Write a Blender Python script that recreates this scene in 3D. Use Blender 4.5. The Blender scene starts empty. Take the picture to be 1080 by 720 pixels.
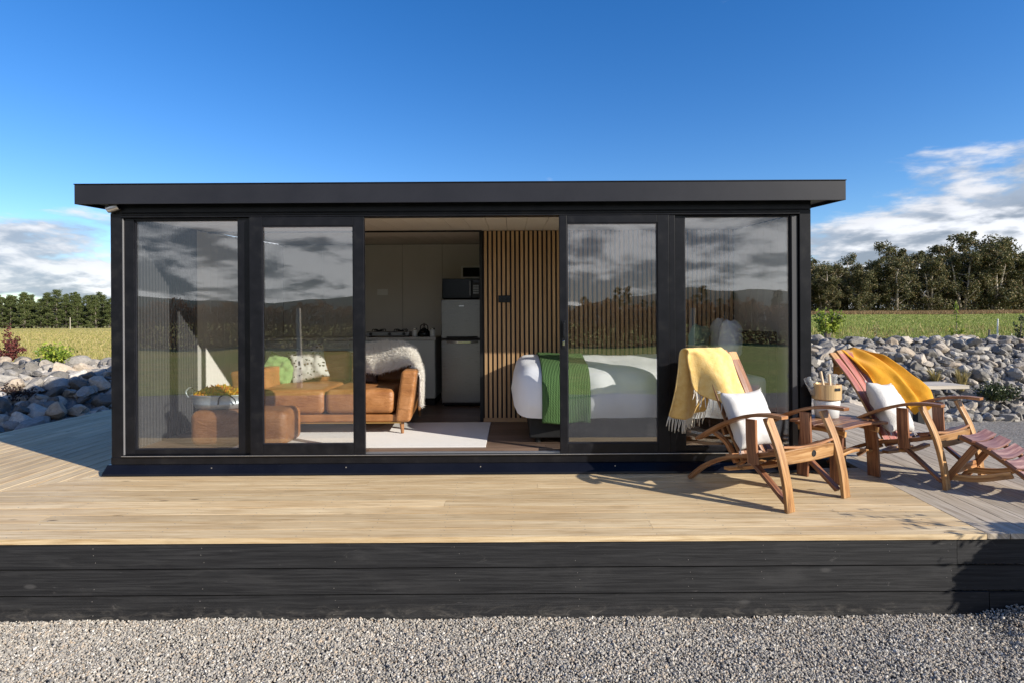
import bpy, bmesh, math, random
import numpy as np
from mathutils import Vector, Matrix, noise as mnoise

PI = math.pi
R = math.radians
random.seed(7)
rng = np.random.default_rng(7)
SC = bpy.context.scene
COL = SC.collection

# ------------------------------------------------------------------ camera, sky, sun, exposure
F = 600.0 / 1080.0 * 36.0
cam = bpy.data.cameras.new("camera")
cam.lens = F
cam.sensor_width = 36.0
cam.shift_y = -20.0 / 1080.0
cam.clip_start = 0.05
cam.clip_end = 12000
cam_o = bpy.data.objects.new("camera", cam)
COL.objects.link(cam_o)
cam_o.matrix_world = Matrix.Translation((0, 0, 1.32)) @ Matrix.Rotation(0.0056, 4, 'Y') @ Matrix.Rotation(PI / 2, 4, 'X')
SC.camera = cam_o

SUN_EL = 25.0
SUN_DIR = Vector((0.845, -0.535, 0)).normalized() * math.cos(R(SUN_EL)) + Vector((0, 0, math.sin(R(SUN_EL))))
sun = bpy.data.lights.new("sun", 'SUN')
sun.energy = 4.9
sun.angle = R(0.5)
sun.color = (1.0, 0.93, 0.82)
sun_o = bpy.data.objects.new("sun", sun)
COL.objects.link(sun_o)
sun_o.rotation_euler = SUN_DIR.to_track_quat('Z', 'Y').to_euler()
sun_o.location = (20, -12, 20)

SC.view_settings.view_transform = 'Standard'
SC.view_settings.look = 'None'
SC.view_settings.gamma = 1.0
SC.view_settings.exposure = 0.6
SC.view_settings.use_curve_mapping = False
SC.render.engine = 'CYCLES'
SC.cycles.max_bounces = 10
SC.cycles.transparent_max_bounces = 24
SC.cycles.use_denoising = True
SC.cycles.sample_clamp_indirect = 6.0

world = bpy.data.worlds.new("World")
SC.world = world
world.use_nodes = True


class NT:
    """small node-tree helper"""
    def __init__(self, nt):
        self.t = nt
        nt.nodes.clear()

    def n(self, typ, ins=None, **props):
        nd = self.t.nodes.new(typ)
        for k, v in props.items():
            setattr(nd, k, v)
        for k, v in (ins or {}).items():
            s = nd.inputs[k]
            if isinstance(v, bpy.types.NodeSocket):
                self.t.links.new(v, s)
            else:
                s.default_value = v
        return nd

    def math(self, op, a, b=None, c=None, clamp=False):
        ins = {0: a}
        if b is not None:
            ins[1] = b
        if c is not None:
            ins[2] = c
        return self.n('ShaderNodeMath', ins, operation=op, use_clamp=clamp).outputs[0]

    def mix(self, f, a, b, mode='MIX'):
        nd = self.n('ShaderNodeMix', data_type='RGBA', blend_type=mode)
        for k, v in ((0, f), (6, a), (7, b)):
            if isinstance(v, bpy.types.NodeSocket):
                self.t.links.new(v, nd.inputs[k])
            else:
                nd.inputs[k].default_value = v if k == 0 else (tuple(v) + (1,))[:4]
        return nd.outputs[2]

    def ramp(self, f, stops, interp='LINEAR'):
        nd = self.n('ShaderNodeValToRGB', {0: f})
        cr = nd.color_ramp
        cr.interpolation = interp
        while len(cr.elements) < len(stops):
            cr.elements.new(0.5)
        for e, (p, c) in zip(cr.elements, stops):
            e.position = p
            e.color = (tuple(c) + (1,))[:4] if not isinstance(c, (int, float)) else (c, c, c, 1)
        return nd.outputs[0]

    def maprange(self, v, a, b, c=0.0, d=1.0, smooth=True):
        return self.n('ShaderNodeMapRange', {0: v, 1: a, 2: b, 3: c, 4: d},
                      interpolation_type='SMOOTHSTEP' if smooth else 'LINEAR').outputs[0]

    def noise(self, vec, scale, detail=4, rough=0.5, dist=0.0, out=0):
        return self.n('ShaderNodeTexNoise', {'Vector': vec, 'Scale': scale, 'Detail': detail, 'Roughness': rough, 'Distortion': dist}).outputs[out]


def build_world():
    T = NT(world.node_tree)
    sky = T.n('ShaderNodeTexSky', sky_type='NISHITA')
    sky.sun_disc = False
    sky.sun_elevation = R(SUN_EL)
    sky.sun_rotation = math.atan2(SUN_DIR.x, SUN_DIR.y)
    sky.altitude = 200
    sky.air_density = 1.0
    sky.dust_density = 0.15
    sky.ozone_density = 2.5
    skyc = T.n('ShaderNodeHueSaturation', {'Saturation': 1.36, 'Value': 0.86, 'Hue': 0.511, 'Color': sky.outputs[0]}).outputs[0]
    co = T.n('ShaderNodeTexCoord').outputs['Generated']
    xyz = T.n('ShaderNodeSeparateXYZ', {0: co})
    x, y, z = xyz.outputs
    zc = T.math('MAXIMUM', z, 0.0)
    den = T.math('ADD', zc, 0.30)
    px = T.math('DIVIDE', x, den)
    py = T.math('DIVIDE', y, den)
    p = T.n('ShaderNodeCombineXYZ', {0: px, 1: py, 2: T.math('MULTIPLY', zc, 4.0)}).outputs[0]
    p = T.n('ShaderNodeMapping', {0: p, 1: (3.1, 1.7, 0.4)}).outputs[0]
    n1 = T.noise(p, 2.1, 9, 0.56, 0.15)
    p2 = T.n('ShaderNodeMapping', {0: p, 1: (0.07, -0.04, 0.10)}).outputs[0]
    n2 = T.noise(p2, 2.1, 6, 0.52, 0.15)
    # coverage: low on the horizon everywhere, higher to the right, a grey sheet behind the viewer
    low = T.maprange(z, 0.09, 0.19, 1.0, 0.0)
    right = T.math('MULTIPLY', T.maprange(x, 0.44, 0.60), T.maprange(z, 0.16, 0.34, 1.0, 0.0))
    behind = T.math('MULTIPLY', T.maprange(y, 0.0, -0.35), T.maprange(z, 0.30, 0.75, 1.0, 0.0))
    cov = T.math('MULTIPLY_ADD', low, 0.36, -0.17)
    cov = T.math('MULTIPLY_ADD', right, 0.26, cov)
    cov = T.math('MULTIPLY_ADD', behind, 0.34, cov)
    d = T.math('ADD', n1, cov)
    dens = T.maprange(d, 0.50, 0.62)
    shade = T.maprange(T.math('SUBTRACT', n2, n1), -0.06, 0.07)
    thick = T.maprange(d, 0.56, 0.80)
    lit = T.mix(shade, (4.3, 4.3, 4.45), (2.0, 2.35, 2.9))
    grey = T.mix(shade, (5.4, 5.5, 5.8), (1.1, 1.25, 1.5))
    cc = T.mix(T.math('MULTIPLY', thick, 0.55), lit, grey)
    cc = T.mix(T.math('MULTIPLY', behind, 0.75), cc, grey)
    c = T.mix(T.math('MULTIPLY', dens, 0.93), skyc, cc)
    # dark ground tone under the horizon
    c = T.mix(T.maprange(z, -0.02, -0.10), c, (0.5, 0.5, 0.45))
    bg = T.n('ShaderNodeBackground', {0: c, 1: 0.14})
    out = T.n('ShaderNodeOutputWorld')
    T.t.links.new(bg.outputs[0], out.inputs[0])


build_world()


# ------------------------------------------------------------------ materials
def pbr(name, build=None, color=(0.5, 0.5, 0.5), rough=0.5, metal=0.0, bump=None, **extra):
    m = bpy.data.materials.new(name)
    m.use_nodes = True
    T = NT(m.node_tree)
    b = T.n('ShaderNodeBsdfPrincipled', {'Base Color': tuple(color) + (1,), 'Roughness': rough, 'Metallic': metal})
    for k, v in extra.items():
        b.inputs[k].default_value = v
    out = T.n('ShaderNodeOutputMaterial')
    T.t.links.new(b.outputs[0], out.inputs[0])
    if build:
        r = build(T)
        for k, v in r.items():
            if k == 'bump':
                h, st, dist = v
                bn = T.n('ShaderNodeBump', {'Height': h, 'Strength': st, 'Distance': dist})
                T.t.links.new(bn.outputs[0], b.inputs['Normal'])
            else:
                T.t.links.new(v, b.inputs[k])
    return m


def wood(name, c1, c2, c3=None, rough=0.6, grain=1.0, knots=0.0, tone=0.35, stain=0.0, spec=0.4):
    """grain runs along UV.x (metres)"""
    def build(T):
        uv = T.n('ShaderNodeUVMap').outputs[0]
        ri = T.n('ShaderNodeNewGeometry').outputs['Random Per Island']
        mp = T.n('ShaderNodeMapping', {0: uv, 3: (1.6, 42.0 * grain, 1.0)}).outputs[0]
        n1 = T.noise(mp, 1.0, 6, 0.62, 0.6)
        mp2 = T.n('ShaderNodeMapping', {0: uv, 3: (5.0, 190.0 * grain, 1.0)}).outputs[0]
        n2 = T.noise(mp2, 1.0, 3, 0.6)
        mp3 = T.n('ShaderNodeMapping', {0: uv, 3: (0.7, 5.0, 1.0)}).outputs[0]
        n3 = T.noise(mp3, 1.0, 3, 0.5, 0.5)
        g = T.math('ADD', T.math('MULTIPLY', n1, 0.6), T.math('MULTIPLY', n2, 0.4))
        c = T.ramp(g, [(0.38, c2), (0.49, c1), (0.60, c3 or c1)])
        c = T.mix(T.maprange(n3, 0.35, 0.7, 0.0, 0.55), c, c2)
        val = T.math('MULTIPLY_ADD', ri, tone, 1.0 - tone / 2)
        c = T.n('ShaderNodeHueSaturation', {'Value': val, 'Color': c}).outputs[0]
        h = g
        if knots:
            mk = T.n('ShaderNodeMapping', {0: uv, 3: (1.0, 3.2, 1.0)}).outputs[0]
            vk = T.n('ShaderNodeTexVoronoi', {'Vector': mk, 'Scale': 1.6, 'Randomness': 1.0}).outputs['Distance']
            kn = T.maprange(vk, 0.02, 0.085, 1.0, 0.0)
            c = T.mix(T.math('MULTIPLY', kn, knots), c, tuple(v * 0.35 for v in c2))
        if stain:
            ms = T.noise(T.n('ShaderNodeMapping', {0: uv, 3: (2.2, 9.0, 1.0)}).outputs[0], 1.3, 5, 0.6)
            c = T.mix(T.maprange(ms, 0.54, 0.72, 0.0, stain), c, tuple(v * 0.3 for v in c2))
        return {'Base Color': c, 'bump': (h, 0.4, 0.004),
                'Roughness': T.maprange(n2, 0.2, 0.8, rough - 0.1, rough + 0.15)}
    return pbr(name, build, rough=rough, **{'Specular IOR Level': spec})


def fabric(name, c1, c2, scale=60, rough=0.9, bump=0.4, weave=900):
    def build(T):
        co = T.n('ShaderNodeTexCoord').outputs['Object']
        n1 = T.noise(co, scale / 8, 4, 0.6)
        n2 = T.noise(co, weave, 2, 0.6)
        c = T.mix(n1, c1, c2)
        h = T.math('ADD', T.math('MULTIPLY', n1, 0.5), T.math('MULTIPLY', n2, 0.5))
        return {'Base Color': c, 'bump': (h, bump, 0.006)}
    return pbr(name, build, rough=rough, **{'Sheen Weight': 0.25, 'Specular IOR Level': 0.2})


def speck(name, stops, scale=20, rough=0.8, bump=0.3, detail=6, dist=0.01, metal=0.0, coord='Object', spec=0.3):
    def build(T):
        co = T.n('ShaderNodeTexCoord').outputs[coord]
        n1 = T.noise(co, scale, detail, 0.62)
        c = T.ramp(n1, stops)
        return {'Base Color': c, 'bump': (n1, bump, dist)}
    return pbr(name, build, rough=rough, metal=metal, **{'Specular IOR Level': spec})


def island(name, stops, rough=0.6, objrand=False, scale=0, trans=0.0, bump=0.0, mixn=0.35, interp='LINEAR'):
    """colour picked per mesh island (leaves, stones) or per object (boulders)"""
    def build(T):
        if objrand:
            r = T.n('ShaderNodeObjectInfo').outputs['Random']
        else:
            r = T.n('ShaderNodeNewGeometry').outputs['Random Per Island']
        c = T.ramp(r, stops, interp)
        res = {'Base Color': c}
        if scale:
            co = T.n('ShaderNodeTexCoord').outputs['Object']
            n1 = T.noise(co, scale, 6, 0.65)
            v = T.math('MULTIPLY_ADD', n1, 2 * mixn, 1.0 - mixn)
            res['Base Color'] = T.n('ShaderNodeHueSaturation', {'Value': v, 'Color': c}).outputs[0]
            if bump:
                res['bump'] = (n1, bump, 0.02)
        return res
    m = pbr(name, build, rough=rough, **{'Specular IOR Level': 0.3})
    if trans:
        nt = m.node_tree
        b = [n for n in nt.nodes if n.type == 'BSDF_PRINCIPLED'][0]
        out = [n for n in nt.nodes if n.type == 'OUTPUT_MATERIAL'][0]
        tr = nt.nodes.new('ShaderNodeBsdfTranslucent')
        nt.links.new(b.inputs['Base Color'].links[0].from_socket, tr.inputs[0])
        mx = nt.nodes.new('ShaderNodeMixShader')
        mx.inputs[0].default_value = trans
        nt.links.new(b.outputs[0], mx.inputs[1])
        nt.links.new(tr.outputs[0], mx.inputs[2])
        nt.links.new(mx.outputs[0], out.inputs[0])
    return m


def glass_mat():
    m = bpy.data.materials.new("window_glass")
    m.use_nodes = True
    T = NT(m.node_tree)
    back = T.n('ShaderNodeNewGeometry').outputs['Backfacing']
    ior = T.math('MULTIPLY_ADD', back, 1 / 2.15 - 2.15, 2.15)
    fr = T.n('ShaderNodeFresnel', {'IOR': ior}).outputs[0]
    co = T.n('ShaderNodeTexCoord').outputs['Object']
    wob = T.noise(co, 1.1, 1, 0.4)
    bn = T.n('ShaderNodeBump', {'Height': wob, 'Strength': 0.06, 'Distance': 0.05}).outputs[0]
    tr = T.n('ShaderNodeBsdfTransparent', {0: (0.95, 0.96, 0.96, 1)})
    gl = T.n('ShaderNodeBsdfGlossy', {0: (1, 1, 1, 1), 'Roughness': 0.0, 'Normal': bn})
    mx = T.n('ShaderNodeMixShader', {0: fr, 1: tr.outputs[0], 2: gl.outputs[0]})
    out = T.n('ShaderNodeOutputMaterial')
    T.t.links.new(mx.outputs[0], out.inputs[0])
    return m


M = {}
M['glass'] = glass_mat()
M['black_alu'] = speck('black_aluminium', [(0.3, (0.0035, 0.004, 0.006)), (0.55, (0.007, 0.0075, 0.0105)), (0.78, (0.018, 0.018, 0.019))], 9, rough=0.34, bump=0.03, spec=0.25)
M['fascia'] = speck('dark_steel_fascia', [(0.3, (0.014, 0.015, 0.021)), (0.7, (0.021, 0.022, 0.029))], 2.5, rough=0.42, bump=0.03, spec=0.3)
M['alu'] = pbr('bare_aluminium', color=(0.6, 0.61, 0.63), rough=0.3, metal=0.9)
M['post_glint'] = pbr('painted_post_glint', color=(0.22, 0.22, 0.23), rough=0.45, metal=0.3)  # pale tone imitating sunlight on the sofa-end post's inner edge
M['stile_glint'] = pbr('painted_stile_light', color=(0.055, 0.055, 0.06), rough=0.4)  # lighter grey imitating the lit reveal of the far stile
M['slat_grey'] = pbr('grey_slat', color=(0.10, 0.10, 0.105), rough=0.5)
M['navy'] = speck('navy_sill_flashing', [(0.3, (0.004, 0.0045, 0.008)), (0.7, (0.008, 0.009, 0.014))], 2, rough=0.22, bump=0.03, spec=0.2)
M['cladding'] = speck('black_cladding', [(0.3, (0.02, 0.02, 0.022)), (0.7, (0.035, 0.035, 0.038))], 6, rough=0.5, bump=0.1)
M['back_wall'] = speck('greige_panel', [(0.3, (0.56, 0.53, 0.48)), (0.7, (0.60, 0.57, 0.52))], 2, rough=0.55, bump=0.02)
M['inner_wall'] = speck('interior_panel_wall', [(0.3, (0.60, 0.585, 0.555)), (0.7, (0.66, 0.645, 0.61))], 2, rough=0.55, bump=0.02)
M['ceil'] = speck('ceiling_board', [(0.3, (0.60, 0.54, 0.45)), (0.7, (0.66, 0.60, 0.50))], 2, rough=0.6, bump=0.02)
M['matt_black'] = speck('matt_black', [(0.3, (0.010, 0.010, 0.011)), (0.7, (0.017, 0.017, 0.018))], 8, rough=0.6, bump=0.05)
M['gloss_black'] = pbr('gloss_black', color=(0.007, 0.008, 0.010), rough=0.15, **{'Specular IOR Level': 0.3})
M['slat'] = wood('oak_slat', (0.50, 0.31, 0.155), (0.38, 0.225, 0.11), (0.58, 0.38, 0.20), rough=0.55, tone=0.2)
M['floor'] = wood('dark_floor_board', (0.16, 0.105, 0.075), (0.10, 0.065, 0.045), (0.20, 0.135, 0.10), rough=0.4, tone=0.4)
M['deck'] = wood('new_pine_decking', (0.60, 0.455, 0.265), (0.40, 0.265, 0.13), (0.72, 0.58, 0.37), rough=0.66, knots=1.0, tone=0.30, stain=0.25)
M['deck_grey'] = wood('weathered_pine_decking', (0.43, 0.365, 0.28), (0.27, 0.215, 0.155), (0.53, 0.46, 0.37), rough=0.7, knots=0.9, tone=0.28, stain=0.3)
def riser_build(T):
    uv = T.n('ShaderNodeUVMap').outputs[0]
    ri = T.n('ShaderNodeNewGeometry').outputs['Random Per Island']
    g = T.noise(T.n('ShaderNodeMapping', {0: uv, 3: (2.2, 70.0, 1.0)}).outputs[0], 1.0, 5, 0.6, 0.8)
    big = T.noise(T.n('ShaderNodeMapping', {0: uv, 3: (1.6, 6.0, 1.0)}).outputs[0], 1.0, 5, 0.65, 0.4)
    scuff = T.noise(T.n('ShaderNodeMapping', {0: uv, 3: (7.0, 16.0, 1.0)}).outputs[0], 1.0, 6, 0.7, 1.5)
    c = T.ramp(g, [(0.36, (0.010, 0.010, 0.011)), (0.5, (0.017, 0.017, 0.018)), (0.64, (0.027, 0.027, 0.028))])
    c = T.mix(T.maprange(big, 0.5, 0.75, 0.0, 0.55), c, (0.046, 0.045, 0.045))
    c = T.mix(T.maprange(scuff, 0.62, 0.74, 0.0, 0.6), c, (0.10, 0.095, 0.09))
    kd = T.n('ShaderNodeTexVoronoi', {'Vector': T.n('ShaderNodeMapping', {0: uv, 3: (1.0, 2.6, 1.0)}).outputs[0], 'Scale': 2.4}).outputs['Distance']
    ring = T.math('MULTIPLY', T.maprange(kd, 0.03, 0.055), T.maprange(kd, 0.06, 0.13, 1.0, 0.0))
    c = T.mix(T.math('MULTIPLY', ring, 0.7), c, (0.065, 0.063, 0.062))
    c = T.mix(T.maprange(kd, 0.015, 0.045, 0.9, 0.0), c, (0.006, 0.006, 0.006))
    # splashed dirt low down on the boards
    zz = T.n('ShaderNodeSeparateXYZ', {0: T.n('ShaderNodeTexCoord').outputs['Object']}).outputs[2]
    dirt = T.math('MULTIPLY', T.maprange(zz, -0.52, -0.40, 1.0, 0.0), T.maprange(scuff, 0.45, 0.7))
    c = T.mix(T.math('MULTIPLY', dirt, 0.5), c, (0.16, 0.145, 0.125))
    c = T.n('ShaderNodeHueSaturation', {'Value': T.math('MULTIPLY_ADD', ri, 0.5, 0.78), 'Color': c}).outputs[0]
    return {'Base Color': c, 'bump': (T.math('ADD', g, T.math('MULTIPLY', kd, 0.4)), 0.35, 0.004)}


M['riser'] = pbr('black_stained_pine', riser_build, rough=0.6, **{'Specular IOR Level': 0.35})
M['oak_gold'] = wood('golden_oak_stave', (0.47, 0.25, 0.09), (0.21, 0.085, 0.028), (0.64, 0.40, 0.19), rough=0.42, tone=0.4, stain=0.8)
M['oak_brown'] = wood('brown_oak_stave', (0.30, 0.13, 0.048), (0.10, 0.036, 0.015), (0.48, 0.26, 0.12), rough=0.34, tone=0.45, stain=0.6)
M['wine'] = wood('wine_stained_stave', (0.22, 0.088, 0.038), (0.075, 0.025, 0.015), (0.38, 0.19, 0.09), rough=0.36, tone=0.5, stain=0.5, spec=0.55)
M['wine_pale'] = wood('faded_red_stave', (0.40, 0.13, 0.10), (0.20, 0.052, 0.045), (0.55, 0.26, 0.20), rough=0.42, tone=0.4, stain=0.3)
M['purple'] = wood('purple_stained_stave', (0.20, 0.095, 0.075), (0.085, 0.034, 0.03), (0.36, 0.22, 0.18), rough=0.38, tone=0.45, stain=0.25)
M['grey_wood'] = wood('weathered_plank', (0.47, 0.42, 0.35), (0.33, 0.29, 0.24), (0.56, 0.50, 0.42), rough=0.75, tone=0.3)
M['white_linen'] = fabric('white_linen', (0.68, 0.67, 0.65), (0.54, 0.53, 0.52), 70, bump=0.8)
M['duvet'] = fabric('white_duvet', (0.80, 0.80, 0.82), (0.74, 0.75, 0.78), 18, bump=0.35)
M['pillow_grey'] = fabric('pale_grey_pillow', (0.62, 0.64, 0.67), (0.55, 0.57, 0.60), 30)
M['pillow_green'] = fabric('sage_green_pillow', (0.23, 0.33, 0.22), (0.17, 0.26, 0.16), 30)
def knit(T):
    co = T.n('ShaderNodeTexCoord').outputs['Object']
    wv = T.n('ShaderNodeTexWave', {'Vector': co, 'Scale': 22.0, 'Distortion': 2.2, 'Detail': 2.0}, bands_direction='X').outputs['Fac']
    wy = T.n('ShaderNodeTexWave', {'Vector': co, 'Scale': 26.0, 'Distortion': 2.0, 'Detail': 2.0}, bands_direction='DIAGONAL').outputs['Fac']
    n1 = T.noise(co, 14, 5, 0.65)
    h = T.math('MULTIPLY_ADD', wy, 0.35, T.math('MULTIPLY_ADD', n1, 0.5, wv))
    c = T.ramp(T.math('MULTIPLY', h, 0.55), [(0.15, (0.075, 0.155, 0.055)), (0.5, (0.105, 0.205, 0.075)), (0.85, (0.135, 0.245, 0.095))])
    return {'Base Color': c, 'bump': (h, 0.9, 0.012)}


M['green_throw'] = pbr('green_knit_throw', knit, rough=0.95, **{'Specular IOR Level': 0.15})
M['lime'] = fabric('pale_green_cushion', (0.22, 0.33, 0.13), (0.17, 0.27, 0.10), 30)
M['yellow_throw'] = fabric('pale_yellow_wool', (0.90, 0.70, 0.32), (0.68, 0.38, 0.07), 190, bump=1.0, weave=150)
M['fringe'] = fabric('cream_wool_fringe', (0.80, 0.76, 0.66), (0.70, 0.66, 0.56), 40)
M['mustard'] = fabric('mustard_fleece', (0.74, 0.37, 0.02), (0.54, 0.23, 0.010), 110, bump=0.7, weave=300)
def leather(T):
    co = T.n('ShaderNodeTexCoord').outputs['Object']
    n1 = T.noise(co, 6, 6, 0.62)
    n2 = T.noise(T.n('ShaderNodeMapping', {0: co, 3: (2.0, 6.0, 7.0)}).outputs[0], 2.2, 5, 0.6, 1.2)
    n3 = T.noise(co, 120, 3, 0.6)
    c = T.ramp(n1, [(0.3, (0.24, 0.095, 0.03)), (0.52, (0.33, 0.143, 0.047)), (0.75, (0.42, 0.20, 0.08))])
    h = T.math('MULTIPLY_ADD', n3, 0.06, T.math('MULTIPLY_ADD', n2, 0.8, T.math('MULTIPLY', n1, 0.4)))
    return {'Base Color': c, 'bump': (h, 0.55, 0.03), 'Roughness': T.maprange(n1, 0.3, 0.7, 0.34, 0.5)}


M['leather'] = pbr('tan_leather', leather)
M['leather_dark'] = speck('brown_cushion', [(0.3, (0.06, 0.035, 0.025)), (0.7, (0.09, 0.05, 0.035))], 9, rough=0.6)
M['gold_trim'] = pbr('brass_trim', color=(0.62, 0.38, 0.12), rough=0.3, metal=0.8)
M['fur'] = pbr('sheepskin_fur', color=(0.92, 0.88, 0.81), rough=0.85, **{'Sheen Weight': 0.5})
M['rug'] = fabric('pale_woven_rug', (0.62, 0.60, 0.57), (0.54, 0.52, 0.49), 40, bump=0.7, weave=300)
M['steel'] = pbr('brushed_steel', lambda T: {
    'Roughness': T.maprange(T.noise(T.n('ShaderNodeMapping', {0: T.n('ShaderNodeTexCoord').outputs['Object'], 3: (2, 2, 160)}).outputs[0], 3, 3), 0.3, 0.7, 0.26, 0.42)},
    color=(0.20, 0.20, 0.205), rough=0.27, metal=0.95)
M['chrome'] = pbr('polished_steel', color=(0.75, 0.75, 0.76), rough=0.14, metal=1.0)
M['cabinet'] = speck('pale_grey_cabinet', [(0.3, (0.50, 0.52, 0.50)), (0.7, (0.55, 0.57, 0.55))], 2, rough=0.5, bump=0.02)
M['bench'] = speck('grey_benchtop', [(0.35, (0.40, 0.39, 0.37)), (0.65, (0.52, 0.51, 0.49))], 60, rough=0.4, bump=0.02)
M['white_plastic'] = pbr('white_plastic', color=(0.75, 0.75, 0.73), rough=0.35)
M['galv'] = speck('galvanised_tub', [(0.35, (0.42, 0.47, 0.50)), (0.6, (0.56, 0.61, 0.64)), (0.75, (0.66, 0.70, 0.72))], 14, rough=0.42, bump=0.05, metal=0.55)
M['gold_band'] = pbr('champagne_band', color=(0.72, 0.50, 0.26), rough=0.33, metal=0.45)
M['bucket_white'] = pbr('frosted_bucket', color=(0.66, 0.68, 0.68), rough=0.35)
M['clear'] = pbr('clear_wrap', color=(0.9, 0.93, 0.95), rough=0.12, **{'Transmission Weight': 0.85, 'IOR': 1.2})
M['pale_wood'] = wood('pale_beech', (0.66, 0.50, 0.32), (0.50, 0.36, 0.22), rough=0.5)
M['nail'] = pbr('weathered_nail', color=(0.22, 0.205, 0.19), rough=0.5, metal=0.5)
M['bark'] = speck('grey_bark', [(0.3, (0.10, 0.085, 0.07)), (0.7, (0.26, 0.225, 0.19))], 3, rough=0.9, bump=0.6)
M['bark_pale'] = speck('pale_gum_bark', [(0.3, (0.22, 0.18, 0.14)), (0.55, (0.42, 0.37, 0.30)), (0.75, (0.58, 0.53, 0.45))], 1.6, rough=0.85, bump=0.4)
M['gum_leaf'] = island('gum_foliage', [(0.0, (0.036, 0.046, 0.018)), (0.3, (0.075, 0.085, 0.032)), (0.6, (0.14, 0.138, 0.052)), (0.85, (0.22, 0.185, 0.08)), (1.0, (0.31, 0.21, 0.11))], rough=0.55, trans=0.18)
M['pine_leaf'] = island('pine_foliage', [(0.0, (0.030, 0.044, 0.014)), (0.5, (0.072, 0.098, 0.028)), (0.85, (0.12, 0.14, 0.042)), (1.0, (0.16, 0.165, 0.055))], rough=0.6, trans=0.08)
M['lime_leaf'] = island('yellow_green_leaf', [(0.0, (0.10, 0.17, 0.025)), (0.5, (0.24, 0.33, 0.045)), (1.0, (0.46, 0.50, 0.08))], rough=0.45, trans=0.3)
M['red_leaf'] = island('purple_red_leaf', [(0.0, (0.05, 0.012, 0.014)), (0.5, (0.11, 0.026, 0.026)), (1.0, (0.19, 0.06, 0.045))], rough=0.5, trans=0.15)
M['dark_leaf'] = island('dark_groundcover_leaf', [(0.0, (0.018, 0.03, 0.012)), (0.6, (0.045, 0.065, 0.022)), (1.0, (0.13, 0.15, 0.05))], rough=0.35, trans=0.1)
M['maroon_leaf'] = island('dark_maroon_leaf', [(0.0, (0.012, 0.008, 0.007)), (0.7, (0.035, 0.018, 0.014)), (1.0, (0.08, 0.045, 0.03))], rough=0.6)
M['straw'] = island('straw_blade', [(0.0, (0.16, 0.14, 0.045)), (0.5, (0.34, 0.27, 0.09)), (1.0, (0.48, 0.38, 0.17))], rough=0.6, trans=0.2)
M['grass_blade'] = island('grass_blade', [(0.0, (0.14, 0.20, 0.04)), (0.5, (0.24, 0.30, 0.065)), (0.85, (0.34, 0.35, 0.10)), (1.0, (0.46, 0.37, 0.17))], rough=0.6, trans=0.25)
M['dry_blade'] = island('dry_grass_blade', [(0.0, (0.20, 0.22, 0.05)), (0.45, (0.34, 0.31, 0.09)), (0.75, (0.48, 0.37, 0.16)), (1.0, (0.56, 0.45, 0.23))], rough=0.6, trans=0.25)
M['brown_blade'] = island('reddish_brown_stalk', [(0.0, (0.17, 0.10, 0.05)), (0.5, (0.27, 0.17, 0.08)), (1.0, (0.36, 0.26, 0.13))], rough=0.7, trans=0.2)
M['hedge_leaf'] = island('brown_winter_leaf', [(0.0, (0.07, 0.04, 0.025)), (0.5, (0.17, 0.09, 0.05)), (1.0, (0.28, 0.16, 0.09))], rough=0.7, trans=0.5)
M['yellow_petal'] = island('yellow_petal', [(0.0, (0.30, 0.34, 0.05)), (0.35, (0.75, 0.48, 0.03)), (0.75, (0.85, 0.36, 0.02)), (1.0, (0.80, 0.16, 0.02))], rough=0.5, trans=0.2)
M['stone'] = island('crushed_gravel', [(0.0, (0.13, 0.12, 0.105)), (0.16, (0.24, 0.225, 0.205)), (0.4, (0.34, 0.315, 0.275)), (0.62, (0.42, 0.385, 0.33)), (0.76, (0.40, 0.315, 0.23)), (0.92, (0.50, 0.47, 0.42)), (1.0, (0.66, 0.63, 0.57))], rough=0.85)
M['boulder'] = island('river_boulder', [(0.0, (0.12, 0.112, 0.10)), (0.3, (0.22, 0.205, 0.185)), (0.6, (0.33, 0.305, 0.27)), (0.82, (0.40, 0.32, 0.235)), (1.0, (0.56, 0.53, 0.475))], rough=0.9, objrand=True, scale=7, bump=0.9, mixn=0.6)
M['boulder_fill'] = island('river_stone_fill', [(0.0, (0.10, 0.095, 0.09)), (0.5, (0.23, 0.215, 0.20)), (1.0, (0.42, 0.39, 0.34))], rough=0.9, scale=9, bump=0.5, mixn=0.45)


def ground_mat():
    def build(T):
        co = T.n('ShaderNodeTexCoord').outputs['Object']
        x = T.n('ShaderNodeSeparateXYZ', {0: co}).outputs[0]
        n1 = T.noise(co, 0.12, 5, 0.6)
        n2 = T.noise(co, 2.2, 6, 0.7)
        n3 = T.noise(T.n('ShaderNodeMapping', {0: co, 3: (0.05, 0.5, 1)}).outputs[0], 1.0, 4, 0.6)
        g = T.ramp(n2, [(0.3, (0.14, 0.19, 0.04)), (0.5, (0.24, 0.285, 0.07)), (0.7, (0.34, 0.35, 0.11))])
        dry = T.ramp(n2, [(0.3, (0.24, 0.195, 0.065)), (0.5, (0.38, 0.30, 0.115)), (0.7, (0.46, 0.375, 0.17))])
        k = T.math('ADD', T.maprange(n1, 0.42, 0.62, 0.0, 0.45), T.maprange(n3, 0.48, 0.62, 0.0, 0.45))
        k = T.math('ADD', k, T.maprange(x, 2.0, -12.0, -0.22, 0.26), clamp=True)
        c = T.mix(k, g, dry)
        return {'Base Color': c, 'bump': (n2, 0.8, 0.12)}
    return pbr('paddock_grass', build, rough=0.9, **{'Specular IOR Level': 0.1})


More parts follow.
